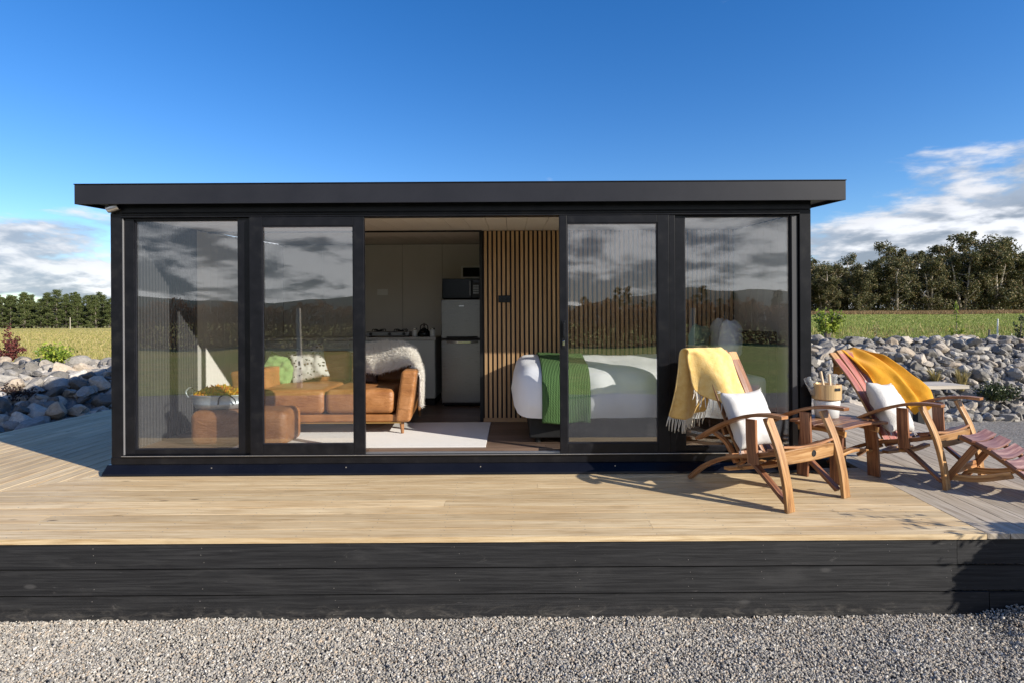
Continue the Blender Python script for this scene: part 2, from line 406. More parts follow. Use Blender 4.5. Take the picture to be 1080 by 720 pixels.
def gravel_mat():
    def build(T):
        co = T.n('ShaderNodeTexCoord').outputs['Object']
        v = T.n('ShaderNodeTexVoronoi', {'Vector': co, 'Scale': 55.0})
        v2 = T.n('ShaderNodeTexVoronoi', {'Vector': co, 'Scale': 55.0}, feature='DISTANCE_TO_EDGE')
        r = T.n('ShaderNodeSeparateColor', {0: v.outputs['Color']}).outputs[0]
        c = T.ramp(r, [(0.0, (0.14, 0.135, 0.13)), (0.3, (0.28, 0.275, 0.27)), (0.6, (0.40, 0.38, 0.355)), (0.8, (0.36, 0.30, 0.24)), (1.0, (0.56, 0.54, 0.51))])
        h = T.maprange(v2.outputs[0], 0.0, 0.25)
        n = T.noise(co, 1.2, 4)
        c = T.n('ShaderNodeHueSaturation', {'Value': T.math('MULTIPLY_ADD', n, 0.4, 0.8), 'Color': c}).outputs[0]
        return {'Base Color': c, 'bump': (h, 1.0, 0.02)}
    return pbr('gravel_ground', build, rough=0.9, **{'Specular IOR Level': 0.15})


M['ground'] = ground_mat()
M['gravel'] = gravel_mat()
M['hill'] = speck('far_hill', [(0.35, (0.035, 0.055, 0.05)), (0.65, (0.06, 0.085, 0.075))], 0.006, rough=1.0, bump=0.0)


# ------------------------------------------------------------------ mesh helpers
class MB:
    def __init__(self):
        self.v, self.f, self.uv, self.mi = [], [], [], []

    def face(self, pts, uvs=None, mi=0):
        i = len(self.v)
        self.v += [tuple(p) for p in pts]
        self.f.append(tuple(range(i, i + len(pts))))
        self.uv.append(uvs or [(0, 0)] * len(pts))
        self.mi.append(mi)

    def box(self, lo, hi, rot=None, mi=0, pivot=None):
        lo, hi = Vector(lo), Vector(hi)
        size = hi - lo
        L = max(range(3), key=lambda k: size[k])
        o = [k for k in range(3) if k != L]
        ou, ov = random.random() * 20, random.random() * 20
        cs = [Vector((lo.x if not i & 1 else hi.x, lo.y if not i & 2 else hi.y, lo.z if not i & 4 else hi.z)) for i in range(8)]
        uvs = [(c[L] + ou, c[o[0]] + c[o[1]] + ov) for c in cs]
        if rot is not None:
            pv = Vector(pivot) if pivot is not None else (lo + hi) / 2
            cs = [rot @ (c - pv) + pv for c in cs]
        b = len(self.v)
        self.v += [tuple(c) for c in cs]
        for q in ((0, 2, 3, 1), (4, 5, 7, 6), (0, 1, 5, 4), (2, 6, 7, 3), (0, 4, 6, 2), (1, 3, 7, 5)):
            self.f.append(tuple(b + k for k in q))
            self.uv.append([uvs[k] for k in q])
            self.mi.append(mi)
        return self

    def sweep(self, pts, wdir, w, t, n=10, taper=0.0, mi=0, end_mi=None, end_len=0.0, cup=0.0, side_mi=None):
        """barrel stave: rectangle swept along a smooth path; wdir is the direction of its width"""
        P = catmull([Vector(p) for p in pts], n)
        ou, ov = random.random() * 20, random.random() * 20
        b = len(self.v)
        W0 = Vector(wdir).normalized()
        L = [0.0]
        for i in range(1, len(P)):
            L.append(L[-1] + (P[i] - P[i - 1]).length)
        tot = L[-1]
        for i, p in enumerate(P):
            T = (P[min(i + 1, len(P) - 1)] - P[max(i - 1, 0)]).normalized()
            W = (W0 - T * W0.dot(T)).normalized()
            N = T.cross(W).normalized()
            k = 1.0 - taper * (2 * L[i] / tot - 1) ** 2
            for a, c in ((-1, -1), (0, -1), (1, -1), (1, 1), (0, 1), (-1, 1)):
                cu = cup if a == 0 else 0.0
                self.v.append(tuple(p + W * (a * w * k / 2) + N * (c * t / 2 - cu)))
        vv = (0, w / 2, w, w + t, w * 1.5 + t, 2 * w + t, 2 * w + 2 * t)
        for i in range(len(P) - 1):
            m = mi
            if end_mi is not None and L[i] > tot - end_len:
                m = end_mi
            for k in range(6):
                k2 = (k + 1) % 6
                self.f.append((b + i * 6 + k, b + i * 6 + k2, b + (i + 1) * 6 + k2, b + (i + 1) * 6 + k))
                self.uv.append([(L[i] + ou, vv[k] + ov), (L[i] + ou, vv[k + 1] + ov), (L[i + 1] + ou, vv[k + 1] + ov), (L[i + 1] + ou, vv[k] + ov)])
                self.mi.append(side_mi if (side_mi is not None and k in (2, 5)) else m)
        e = b + (len(P) - 1) * 6
        for q, rev in (((b, b + 1, b + 2, b + 3, b + 4, b + 5), True), ((e, e + 1, e + 2, e + 3, e + 4, e + 5), False)):
            self.f.append(tuple(reversed(q)) if rev else q)
            self.uv.append([(ou + 0.02 * j, ov) for j in range(6)])
            self.mi.append(end_mi if (end_mi is not None and not rev) else mi)
        return self

    def tube(self, pts, r0, r1=None, n=8, sm=4, mi=0):
        r1 = r0 if r1 is None else r1
        P = catmull([Vector(p) for p in pts], sm) if sm > 1 else [Vector(p) for p in pts]
        b = len(self.v)
        up = Vector((0.31, 0.17, 0.93))
        for i, p in enumerate(P):
            T = (P[min(i + 1, len(P) - 1)] - P[max(i - 1, 0)]).normalized()
            A = T.cross(up)
            if A.length < 1e-3:
                A = T.cross(Vector((1, 0, 0)))
            A.normalize()
            B = T.cross(A)
            r = r0 + (r1 - r0) * i / max(1, len(P) - 1)
            for k in range(n):
                a = 2 * PI * k / n
                self.v.append(tuple(p + A * (r * math.cos(a)) + B * (r * math.sin(a))))
        for i in range(len(P) - 1):
            for k in range(n):
                k2 = (k + 1) % n
                self.f.append((b + i * n + k, b + i * n + k2, b + (i + 1) * n + k2, b + (i + 1) * n + k))
                self.uv.append([(i * .1, k * .05), (i * .1, k * .05 + .05), (i * .1 + .1, k * .05 + .05), (i * .1 + .1, k * .05)])
                self.mi.append(mi)
        self.f.append(tuple(reversed(range(b, b + n)))); self.uv.append([(0, 0)] * n); self.mi.append(mi)
        e = b + (len(P) - 1) * n
        self.f.append(tuple(range(e, e + n))); self.uv.append([(0, 0)] * n); self.mi.append(mi)
        return self

    def lathe(self, prof, n=28, c=(0, 0, 0), sx=1.0, sy=1.0, mi=0):
        b = len(self.v)
        for r, z in prof:
            for k in range(n):
                a = 2 * PI * k / n
                self.v.append((c[0] + r * sx * math.cos(a), c[1] + r * sy * math.sin(a), c[2] + z))
        for i in range(len(prof) - 1):
            for k in range(n):
                k2 = (k + 1) % n
                self.f.append((b + i * n + k, b + i * n + k2, b + (i + 1) * n + k2, b + (i + 1) * n + k))
                self.uv.append([(k / n, i / 9), ((k + 1) / n, i / 9), ((k + 1) / n, (i + 1) / 9), (k / n, (i + 1) / 9)])
                self.mi.append(mi)
        if prof[0][0] > 1e-4:
            self.f.append(tuple(reversed(range(b, b + n)))); self.uv.append([(0, 0)] * n); self.mi.append(mi)
        e = b + (len(prof) - 1) * n
        if prof[-1][0] > 1e-4:
            self.f.append(tuple(range(e, e + n))); self.uv.append([(0, 0)] * n); self.mi.append(mi)
        return self

    def grid(self, fn, nu, nv, mi=0, close=False):
        b = len(self.v)
        for j in range(nv + 1):
            for i in range(nu + 1):
                self.v.append(tuple(fn(i / nu, j / nv)))
        for j in range(nv):
            for i in range(nu):
                q = (b + j * (nu + 1) + i, b + j * (nu + 1) + i + 1, b + (j + 1) * (nu + 1) + i + 1, b + (j + 1) * (nu + 1) + i)
                self.f.append(q)
                self.uv.append([(i / nu, j / nv), ((i + 1) / nu, j / nv), ((i + 1) / nu, (j + 1) / nv), (i / nu, (j + 1) / nv)])
                self.mi.append(mi)
        return self

    def build(self, name, mats, parent=None, bevel=0.0, smooth=False, solid=0.0, subsurf=0, loc=None, rz=0.0, fix=True, weld=False):
        me = bpy.data.meshes.new(name)
        me.from_pydata(self.v, [], self.f)
        uvl = me.uv_layers.new(name="UVMap")
        flat = [c for fu in self.uv for p in fu for c in p]
        uvl.data.foreach_set('uv', flat)
        if not isinstance(mats, (list, tuple)):
            mats = [mats]
        for m in mats:
            me.materials.append(M[m] if isinstance(m, str) else m)
        me.polygons.foreach_set('material_index', self.mi)
        if fix or weld:
            bm = bmesh.new(); bm.from_mesh(me)
            if weld:
                bmesh.ops.remove_doubles(bm, verts=bm.verts, dist=1e-5)
            bmesh.ops.recalc_face_normals(bm, faces=bm.faces)
            bm.to_mesh(me); bm.free()
        if smooth:
            me.polygons.foreach_set('use_smooth', [True] * len(me.polygons))
        o = bpy.data.objects.new(name, me)
        COL.objects.link(o)
        if parent:
            o.parent = parent
        if loc:
            o.location = loc
        o.rotation_euler.z = rz
        if subsurf:
            s = o.modifiers.new('sub', 'SUBSURF'); s.levels = s.render_levels = subsurf
        if solid:
            s = o.modifiers.new('solid', 'SOLIDIFY'); s.thickness = solid; s.offset = 0
        if bevel:
            s = o.modifiers.new('bev', 'BEVEL'); s.width = bevel; s.segments = 2; s.limit_method = 'ANGLE'; s.angle_limit = R(40)
            s.harden_normals = False
        return o


def catmull(P, n):
    if len(P) == 2:
        return [P[0].lerp(P[1], i / n) for i in range(n + 1)]
    Q = [P[0] * 2 - P[1]] + P + [P[-1] * 2 - P[-2]]
    out = []
    for i in range(1, len(Q) - 2):
        a, b, c, d = Q[i - 1], Q[i], Q[i + 1], Q[i + 2]
        for k in range(n):
            t = k / n
            out.append(0.5 * ((2 * b) + (c - a) * t + (2 * a - 5 * b + 4 * c - d) * t * t + (3 * b - a - 3 * c + d) * t ** 3))
    out.append(P[-1])
    return out


def np_mesh(name, verts, faces, mat, parent=None, smooth=False, loc=None):
    """verts (n,3), faces (m,k)"""
    me = bpy.data.meshes.new(name)
    nv, (nf, k) = len(verts), faces.shape
    me.vertices.add(nv)
    me.vertices.foreach_set('co', np.asarray(verts, dtype=np.float32).ravel())
    me.loops.add(nf * k)
    me.loops.foreach_set('vertex_index', faces.astype(np.int32).ravel())
    me.polygons.add(nf)
    me.polygons.foreach_set('loop_start', np.arange(0, nf * k, k, dtype=np.int32))
    me.polygons.foreach_set('loop_total', np.full(nf, k, dtype=np.int32))
    me.polygons.foreach_set('use_smooth', np.full(nf, smooth, dtype=bool))
    me.materials.append(M[mat] if isinstance(mat, str) else mat)
    me.update()
    me.validate()
    o = bpy.data.objects.new(name, me)
    COL.objects.link(o)
    if parent:
        o.parent = parent
    if loc:
        o.location = loc
    return o


def leaf_quads(cent, size, r, flat=0.0, aspect=0.55, axis=None):
    """a diamond leaf (two-triangle quad, folded) at each centre, random orientation"""
    n = len(cent)
    a = r.normal(size=(n, 3))
    if axis is not None:
        a = a * 0.5 + axis
    a /= np.linalg.norm(a, axis=1, keepdims=True)
    b = r.normal(size=(n, 3))
    b[:, 2] *= (1 - flat)
    b -= a * (a * b).sum(1, keepdims=True)
    b /= np.linalg.norm(b, axis=1, keepdims=True) + 1e-9
    s = (size * r.uniform(0.6, 1.3, n))[:, None]
    nrm = np.cross(a, b)
    v = np.stack([cent - a * s * 0.5, cent + b * s * aspect * 0.5 + nrm * s * .1, cent + a * s * 0.5, cent - b * s * aspect * 0.5 + nrm * s * .1], 1)
    f = np.arange(4 * n).reshape(n, 4)
    return v.reshape(-1, 3), f


def tag(o, label=None, cat=None, group=None, kind=None):
    for k, v in (('label', label), ('category', cat), ('group', group), ('kind', kind)):
        if v:
            o[k] = v
    return o


def empty(name, loc=(0, 0, 0), rz=0.0, label=None, cat=None, group=None):
    o = bpy.data.objects.new(name, None)
    o.empty_display_size = 0.1
    COL.objects.link(o)
    o.location = loc
    o.rotation_euler.z = rz
    return tag(o, label, cat, group)


def copy_tree(o, parent=None):
    c = o.copy()
    COL.objects.link(c)
    if parent:
        c.parent = parent
    for ch in list(o.children):
        copy_tree(ch, c)
    return c


def nz(x, y, z=0.0, s=1.0):
    return mnoise.noise(Vector((x * s, y * s, z * s)))


def sstep(a, b, x):
    t = max(0.0, min(1.0, (x - a) / (b - a)))
    return t * t * (3 - 2 * t)


# ------------------------------------------------------------------ ground
GZ = -0.53


def height(x, y):
    right = GZ + 1.31 * sstep(10.3, 13.0, y) + 1.75 * max(0, min(1.0, (y - 13.0) / 80.0)) + 0.9 * sstep(90, 200, y)
    d = -6.35 - x
    left = GZ + 0.16 * sstep(-0.6, 0.2, d) + 0.77 * sstep(0.0, 1.4, d) * sstep(7.2, 11.9, y) + 0.25 * sstep(0.4, 3.0, d) * sstep(5.0, 8.0, y) * (1 - sstep(7.2, 11.9, y))
    left -= 0.25 * sstep(14, 120, y)
    if x < -6.0:
        left2 = left
    else:
        left2 = GZ
    lf = max(left2, GZ + 0.70 * sstep(9.5, 14.5, y))
    t = sstep(-6.0, 4.0, x - 0.0 * y) if y < 30 else sstep(-0.2, 0.2, x / y)
    h = lf * (1 - t) + right * t
    if y < 4:
        h = GZ
    r = math.hypot(x, y)
    if r > 15:
        h += 0.06 * nz(x, y, 0, 0.11) * min(1, (r - 15) / 20)
    return h


def axis_vals(segs):
    out = []
    for a, b, n in segs:
        out += [a + (b - a) * i / n for i in range(n)]
    out.append(segs[-1][1])
    return out


def sheet(name, xs, ys, mat, dz=0.0, smooth=True):
    verts = np.array([(x, y, height(x, y) + dz) for y in ys for x in xs])
    nx, ny = len(xs), len(ys)
    idx = np.arange(nx * ny).reshape(ny, nx)
    faces = np.stack([idx[:-1, :-1], idx[:-1, 1:], idx[1:, 1:], idx[1:, :-1]], -1).reshape(-1, 4)
    return tag(np_mesh(name, verts, faces, mat, smooth=smooth), kind='structure')


xs = axis_vals([(-5000, -600, 6), (-600, -60, 18), (-60, -16, 22), (-16, 16, 64), (16, 60, 22), (60, 600, 18), (600, 5000, 6)])
ys = axis_vals([(-5000, -600, 6), (-600, -40, 18), (-40, 3, 20), (3, 16, 52), (16, 60, 30), (60, 300, 24), (300, 900, 6), (900, 6000, 6)])
sheet('ground', xs, ys, 'ground')
sheet('gravel_path', axis_vals([(-6.3, 16, 90)]), axis_vals([(-4.6, 4, 20), (4, 10.7, 32)]), 'gravel', 0.006)
sheet('gravel_drive', axis_vals([(-14, -6.3, 20)]), axis_vals([(-4.6, 3.2, 20)]), 'gravel', 0.006)

sheet('rock_bed', axis_vals([(3.0, 16, 40)]), axis_vals([(10.5, 13.05, 20)]), 'gravel', 0.012)
sheet('rock_bed', axis_vals([(-16, -6.33, 30)]), axis_vals([(5.0, 12.3, 26)]), 'gravel', 0.012)

# far hills: a ring ridge
vs, NR = [], 220
for k in range(NR):
    a = 2 * PI * k / NR
    dx, dy = math.sin(a), math.cos(a)
    az = math.degrees(a)
    if az > 180:
        az -= 360
    hgt = 55 + 40 * nz(dx * 3, dy * 3, 2.0) + 25 * nz(dx * 9, dy * 9, 5.0)
    hgt += 210 * math.exp(-((az - 58) / 12) ** 2)
    hgt += (55 + 50 * nz(dx * 5, dy * 5, 9.0) + 20 * nz(dx * 14, dy * 14, 3.0)) * sstep(100, 140, abs(az))
    Rr = 2600.0
    for rr, hh in ((Rr - 900, -20), (Rr - 500, hgt * 0.35), (Rr - 200, hgt * 0.75), (Rr, hgt), (Rr + 300, hgt * 0.4), (Rr + 700, -20)):
        vs.append((dx * rr, dy * rr, hh))
vs = np.array(vs)
fs = []
for k in range(NR):
    k2 = (k + 1) % NR
    for j in range(5):
        fs.append((k * 6 + j, k * 6 + j + 1, k2 * 6 + j + 1, k2 * 6 + j))
tag(np_mesh('hills', vs, np.array(fs), 'hill', smooth=True), kind='structure')

# ------------------------------------------------------------------ cabin
FY = 5.04          # front face of the glazing
FLOOR = 0.19
XL, XR = -3.547, 2.647
BACK = 8.60
cabin = empty('cabin', (0, 0, 0), 0, 'black flat roofed cabin with glazed sliding front standing on the timber deck', 'cabin')


def part(mb, name, mat, bevel=0.0, parent=cabin, **kw):
    return mb.build(name, mat, parent, bevel, **kw)


def ceil_z(y):
    return 2.275 + (y - FY) * 0.065


# outer walls: back, left and right, with a groove pattern inside
w = MB()
w.box((XL + 0.02, FY + 0.10, 0.03), (XL + 0.075, BACK, 2.40))
w.box((XR - 0.075, FY + 0.10, 0.03), (XR - 0.02, BACK, 2.40))
w.box((XL + 0.02, BACK + 0.002, 0.03), (XR - 0.02, BACK + 0.06, 2.62))
part(w, 'wall', 'cladding', 0.003)
w, w2 = MB(), MB()
gx = XL + 0.078
y = FY + 0.11
while y < BACK - 0.03:
    y2 = min(y + 0.148, BACK - 0.012)
    w.box((gx, y, FLOOR), (gx + 0.018, y2, ceil_z(y) - 0.004))
    w2.box((XR - 0.096, y, FLOOR), (XR - 0.078, y2, ceil_z(y) - 0.004))
    y += 0.152
part(w2, 'wall_lining', 'back_wall', 0.002)
part(w, 'wall_lining', 'inner_wall', 0.002)
w = MB()
x = XL + 0.10
while x < XR - 0.12:
    x2 = min(x + 0.596, XR - 0.10)
    w.box((x, BACK - 0.012, FLOOR), (x2, BACK - 0.0, ceil_z(BACK) - 0.006))
    x += 0.60
part(w, 'wall_lining', 'back_wall', 0.002)
# floor boards
w = MB()
y = FY + 0.09
while y < BACK - 0.02:
    x = XL + 0.1 - random.random() * 1.2
    while x < XR - 0.1:
        x2 = min(x + 1.6, XR - 0.098)
        w.box((max(x, XL + 0.097), y, FLOOR - 0.03), (x2 - 0.002, min(y + 0.148, BACK - 0.014), FLOOR))
        x += 1.6
    y += 0.15
part(w, 'floor_boards', 'floor', 0.0015)
# floor slab / plinth
w = MB()
w.box((XL + 0.08, FY + 0.09, 0.02), (XR - 0.08, BACK, FLOOR - 0.032))
part(w, 'plinth', 'matt_black')
# ceiling boards (run front to back), a black lighting track across
w = MB()
x = XL + 0.10
while x < XR - 0.1:
    x2 = min(x + 0.196, XR - 0.098)
    for (ya, yb) in ((FY + 0.085, BACK - 0.002),):
        b = len(w.v)
        za, zb = ceil_z(ya), ceil_z(yb)
        w.box((x, ya, 0), (x2, yb, 0.02))
        for i in range(b, b + 8):
            vx, vy, vz = w.v[i]
            w.v[i] = (vx, vy, vz + (za if vy < (ya + yb) / 2 else zb))
    x += 0.20
part(w, 'ceiling', 'ceil', 0.0015)
w = MB()
w.box((XL + 0.1, 6.46, ceil_z(6.46) - 0.018), (-0.34, 6.49, ceil_z(6.46) - 0.001))
part(w, 'lighting_track', 'matt_black', 0.002)

# roof: sloped slab with fascia all round
RX0, RX1, RY0, RY1 = -3.778, 2.893, 4.918, 8.95
w = MB()
b = len(w.v)
w.box((RX0 + 0.012, RY0 + 0.014, 0.028), (RX1 - 0.012, RY1, 0.14))
for i in range(b, b + 8):
    vx, vy, vz = w.v[i]
    w.v[i] = (vx, vy, 2.36 + vz + (vy - RY0) * 0.075)
roof = part(w, 'roof', 'fascia', 0.003)
w = MB()
w.box((RX0, RY0, 2.36), (RX1, RY0 + 0.012, 2.528))
for xa, xb in ((RX0, RX0 + 0.010), (RX1 - 0.010, RX1)):
    b = len(w.v)
    w.box((xa, RY0 + 0.013, 0), (xb, RY1, 0.168))
    for i in range(b, b + 8):
        vx, vy, vz = w.v[i]
        w.v[i] = (vx, vy, 2.36 + vz + (vy - RY0) * 0.075)
part(w, 'fascia', 'fascia', 0.002, roof)
w = MB()
w.box((RX0 - 0.004, RY0 - 0.006, 2.5285), (RX1 + 0.004, RY0 + 0.05, 2.5365))
part(w, 'roof_flashing', 'black_alu', 0.001, roof)
w = MB()
w.lathe([(0.032, -0.05), (0.036, -0.02), (0.036, 0.045)], 18)
sl = part(w, 'soffit_light', 'alu', 0.0, loc=(-3.50, 5.0, 2.345), smooth=False)
sl.rotation_euler = (R(0), R(70), R(10))

# head beam, corner posts, sill
w = MB()
w.box((XL, FY - 0.012, 2.305), (XR, FY + 0.10, 2.405))
part(w, 'head_beam', 'black_alu', 0.003)
w = MB()
w.box((XL + 0.1, FY - 0.02, 2.262), (XR - 0.1, FY + 0.085, 2.302))
for k in range(2):
    w.box((XL + 0.1, FY - 0.034 + k * 0.004, 2.296 - k * 0.018), (XR - 0.1, FY - 0.021, 2.301 - k * 0.018))
part(w, 'head_track', 'black_alu', 0.002)
for xa, xb in ((XL, XL + 0.1), (XR - 0.1, XR)):
    w = MB()
    w.box((xa, FY - 0.01, 0.085), (xb, FY + 0.098, 2.303))
    part(w, 'corner_post', 'black_alu', 0.004)
w = MB()
w.box((XL, FY - 0.016, 0.088), (XR, FY + 0.088, 0.15))
w.box((XL + 0.103, FY - 0.030, 0.1505), (XR - 0.103, FY + 0.06, 0.166))
part(w, 'sill', 'black_alu', 0.002)
w = MB()   # bright drip edge on the sill and threshold rails
w.box((XL + 0.1, FY - 0.034, 0.160), (XR - 0.1, FY - 0.0305, 0.165))
w.box((-1.31, FY + 0.005, 0.1665), (0.43, FY + 0.012, 0.176))
w.box((-1.31, FY + 0.040, 0.1665), (0.43, FY + 0.047, 0.176))
part(w, 'sill_rail', 'alu', 0.001)
w = MB()   # sloping flashing below the sill
prof = [(-0.018, 0.086), (-0.090, 0.022), (-0.094, 0.006), (0.02, 0.006), (0.02, 0.086)]
b = len(w.v)
for xx in (XL - 0.03, XR + 0.03):
    for (dy, zz) in prof:
        w.v.append((xx, FY + dy, zz))
for k in range(5):
    k2 = (k + 1) % 5
    w.f.append((b + k, b + k2, b + 5 + k2, b + 5 + k)); w.uv.append([(0, 0)] * 4); w.mi.append(0)
w.f.append((b + 4, b + 3, b + 2, b + 1, b)); w.uv.append([(0, 0)] * 5); w.mi.append(0)
w.f.append((b + 5, b + 6, b + 7, b + 8, b + 9)); w.uv.append([(0, 0)] * 5); w.mi.append(0)
for k in range(5):
    xx = XL + 0.9 + k * 1.18
    w.box((xx, FY - 0.0515, 0.0575), (xx + 0.009, FY - 0.047, 0.0665), mi=1)
part(w, 'sill_flashing', ['navy', 'alu'], 0.0)


def frame_rect(mb, x0, x1, z0, z1, gx0, gx1, gz0, gz1, y0, y1):
    mb.box((x0, y0, z0), (gx0, y1, z1))
    mb.box((gx1, y0, z0), (x1, y1, z1))
    mb.box((gx0 + 0.0005, y0 + 0.002, z0), (gx1 - 0.0005, y1 - 0.002, gz0))
    mb.box((gx0 + 0.0005, y0 + 0.002, gz1), (gx1 - 0.0005, y1 - 0.002, z1))


def bead_rect(mb, gx0, gx1, gz0, gz1, y, t=0.008, d=0.006):
    mb.box((gx0, y - d, gz0), (gx0 + t, y, gz1))
    mb.box((gx1 - t, y - d, gz0), (gx1, y, gz1))
    mb.box((gx0 + t, y - d, gz0), (gx1 - t, y, gz0 + t))
    mb.box((gx0 + t, y - d, gz1 - t), (gx1 - t, y, gz1))


def window(x0, x1, gx0, gx1, gz0, gz1, label):
    fr = MB()
    frame_rect(fr, x0 + 0.002, x1 - 0.002, 0.168, 2.260, gx0, gx1, gz0, gz1, FY + 0.012, FY + 0.062)
    wn = part(fr, 'window', 'black_alu', 0.003)
    wn['label'] = label
    g = MB().box((gx0 + 0.001, FY + 0.036, gz0 + 0.001), (gx1 - 0.001, FY + 0.046, gz1 - 0.001))
    g.build('glass', 'glass', wn)
    bd = MB()
    bead_rect(bd, gx0 + 0.001, gx1 - 0.001, gz0 + 0.001, gz1 - 0.001, FY + 0.033)
    bd.build('glazing_bead', 'fascia', wn)


window(-3.445, -2.312, -3.353, -2.432, 0.212, 2.244, 'fixed window pane at the sofa end')
window(1.447, 2.546, 1.538, 2.477, 0.212, 2.252, 'fixed window pane behind the wooden chairs')


def sliding_door(x0, x1, gx0, gx1, gz0, gz1, hx, label):
    fr = MB()
    frame_rect(fr, x0, x1, 0.168, 2.258, gx0, gx1, gz0, gz1, FY - 0.030, FY + 0.010)
    dr = part(fr, 'sliding_door', 'black_alu', 0.003)
    dr['label'] = label
    g = MB().box((gx0 + 0.001, FY - 0.013, gz0 + 0.001), (gx1 - 0.001, FY - 0.003, gz1 - 0.001))
    g.build('glass', 'glass', dr)
    bd = MB()
    bead_rect(bd, gx0 + 0.001, gx1 - 0.001, gz0 + 0.001, gz1 - 0.001, FY - 0.016)
    bd.build('glazing_bead', 'fascia', dr)
    if hx is not None:
        h = MB()
        h.box((hx - 0.016, FY - 0.037, 1.09), (hx + 0.016, FY - 0.031, 1.33))
        h.box((hx - 0.010, FY - 0.058, 1.19), (hx + 0.010, FY - 0.0375, 1.31))
        h.build('handle', 'black_alu', dr, 0.004)
        k = MB().box((hx - 0.009, FY - 0.043, 1.115), (hx + 0.009, FY - 0.0372, 1.155))
        k.build('lock', 'chrome', dr, 0.002)


sliding_door(-2.31, -1.30, -2.20, -1.395, 0.263, 2.178, None, 'sliding glass door in front of the leather sofa')
sliding_door(0.42, 1.387, 0.487, 1.286, 0.256, 2.190, 0.453, 'sliding glass door in front of the bed')
w = MB()   # fixed stile behind the second door, dark gap strip
w.box((1.392, FY - 0.012, 0.168), (1.444, FY + 0.07, 2.260))
part(w, 'mullion', 'black_alu', 0.003)

# added strips paint a lit edge on the sofa-end post and far stile
MB().box((XL + 0.1008, FY - 0.004, 0.168), (XL + 0.1078, FY + 0.0115, 2.258)).build('post_edge_glint', 'post_glint', cabin, 0.001)
MB().box((2.486, FY + 0.006, 0.215), (2.532, FY + 0.0115, 2.248)).build('lit_stile_strip', 'stile_glint', cabin, 0.001)

# slatted oak partition behind the bed
SY = 6.52
w = MB()
x = -0.315
while x < XR - 0.14:
    zt = ceil_z(SY) - 0.004
    w.box((x, SY - 0.02, FLOOR + 0.045), (x + 0.031, SY, zt))
    x += 0.052
slw = part(w, 'slat_wall', 'slat', 0.002)
w = MB()
w.box((-0.335, SY + 0.0015, FLOOR), (XR - 0.1, SY + 0.04, ceil_z(SY) - 0.003))
w.box((-0.37, SY - 0.012, FLOOR), (-0.337, BACK - 0.014, ceil_z(SY) - 0.003))
w.build('backing_board', 'matt_black', slw, 0.002)
w = MB().box((-0.33, SY - 0.022, FLOOR), (XR - 0.1, SY - 0.001, FLOOR + 0.043))
w.build('skirting', 'slat', slw, 0.002)
w = MB()
w.box((-0.155, SY - 0.030, 1.545), (-0.015, SY - 0.0205, 1.625))
w.box((-0.12, SY - 0.034, 1.575), (-0.10, SY - 0.0302, 1.595))
w.box((-0.07, SY - 0.034, 1.575), (-0.05, SY - 0.0302, 1.595))
w.build('light_switch', 'gloss_black', slw, 0.003)
# dark slatted lining on the end wall beside the sofa
w = MB()
y = FY + 0.115
while y < 6.20:
    w.box((XL + 0.098, y, FLOOR), (XL + 0.128, y + 0.018, ceil_z(y) - 0.006))
    y += 0.046
w.box((XL + 0.0965, FY + 0.112, FLOOR), (XL + 0.104, 6.215, ceil_z(FY) - 0.006))
part(w, 'slatted_screen', 'slat_grey', 0.002)
# wall socket, air vent on the back wall
w = MB()
w.box((-2.03, BACK - 0.022, 1.74), (-1.87, BACK - 0.0125, 1.83))
for k in range(2):
    w.box((-2.00 + k * 0.07, BACK - 0.025, 1.775), (-1.975 + k * 0.07, BACK - 0.0222, 1.805))
part(w, 'wall_socket', 'white_plastic', 0.003)
w = MB()
for q in (((-0.76, 1.98), (-0.385, 2.005)), ((-0.76, 2.145), (-0.385, 2.17)), ((-0.76, 2.0055), (-0.735, 2.1445)), ((-0.41, 2.0055), (-0.385, 2.1445))):
    w.box((q[0][0], BACK - 0.05, q[0][1]), (q[1][0], BACK - 0.0125, q[1][1]))
av = part(w, 'air_vent', 'white_plastic', 0.003)
w = MB().box((-0.734, BACK - 0.03, 2.006), (-0.411, BACK - 0.013, 2.144))
for k in range(4):
    w.box((-0.733, BACK - 0.044, 2.02 + k * 0.03), (-0.412, BACK - 0.0305, 2.026 + k * 0.03))
w.build('grille', 'matt_black', av)

# ------------------------------------------------------------------ timber deck
DY = 3.515
deck = empty('timber_deck', (0, DY, 0), 0, 'pale pine deck with black stained board front around the cabin', 'deck')
DK = Matrix.Translation((0, -DY, 0))


def shift(mb):
    mb.v = [(a, b - DY, c) for a, b, c in mb.v]
    return mb


# front boards run along the cabin; mitred on the left, a seam on the right
w = MB()
nb = 11
bw = (5.12 - DY) / nb


def seam_r(y):
    return 2.93 + (y - DY) * (3.125 - 2.93) / (5.28 - DY)


def seam_l(y):
    return XL - 0.03 - (FY - y) * 1.0


def poly_board(mb, pts, z0, z1, along):
    n = len(pts)
    b = len(mb.v)
    ou, ov = random.random() * 30, random.random() * 30
    cx = [(p[0], p[1], z0) for p in pts] + [(p[0], p[1], z1) for p in pts]
    mb.v += cx
    def uv(p):
        return ((p[0] if along == 'x' else p[1]) + ou, (p[1] if along == 'x' else p[0]) + p[2] + ov)
    fl = [tuple(reversed(range(n))), tuple(range(n, 2 * n))] + [(k, (k + 1) % n, n + (k + 1) % n, n + k) for k in range(n)]
    for q in fl:
        mb.f.append(tuple(b + k for k in q)); mb.uv.append([uv(cx[k]) for k in q]); mb.mi.append(0)


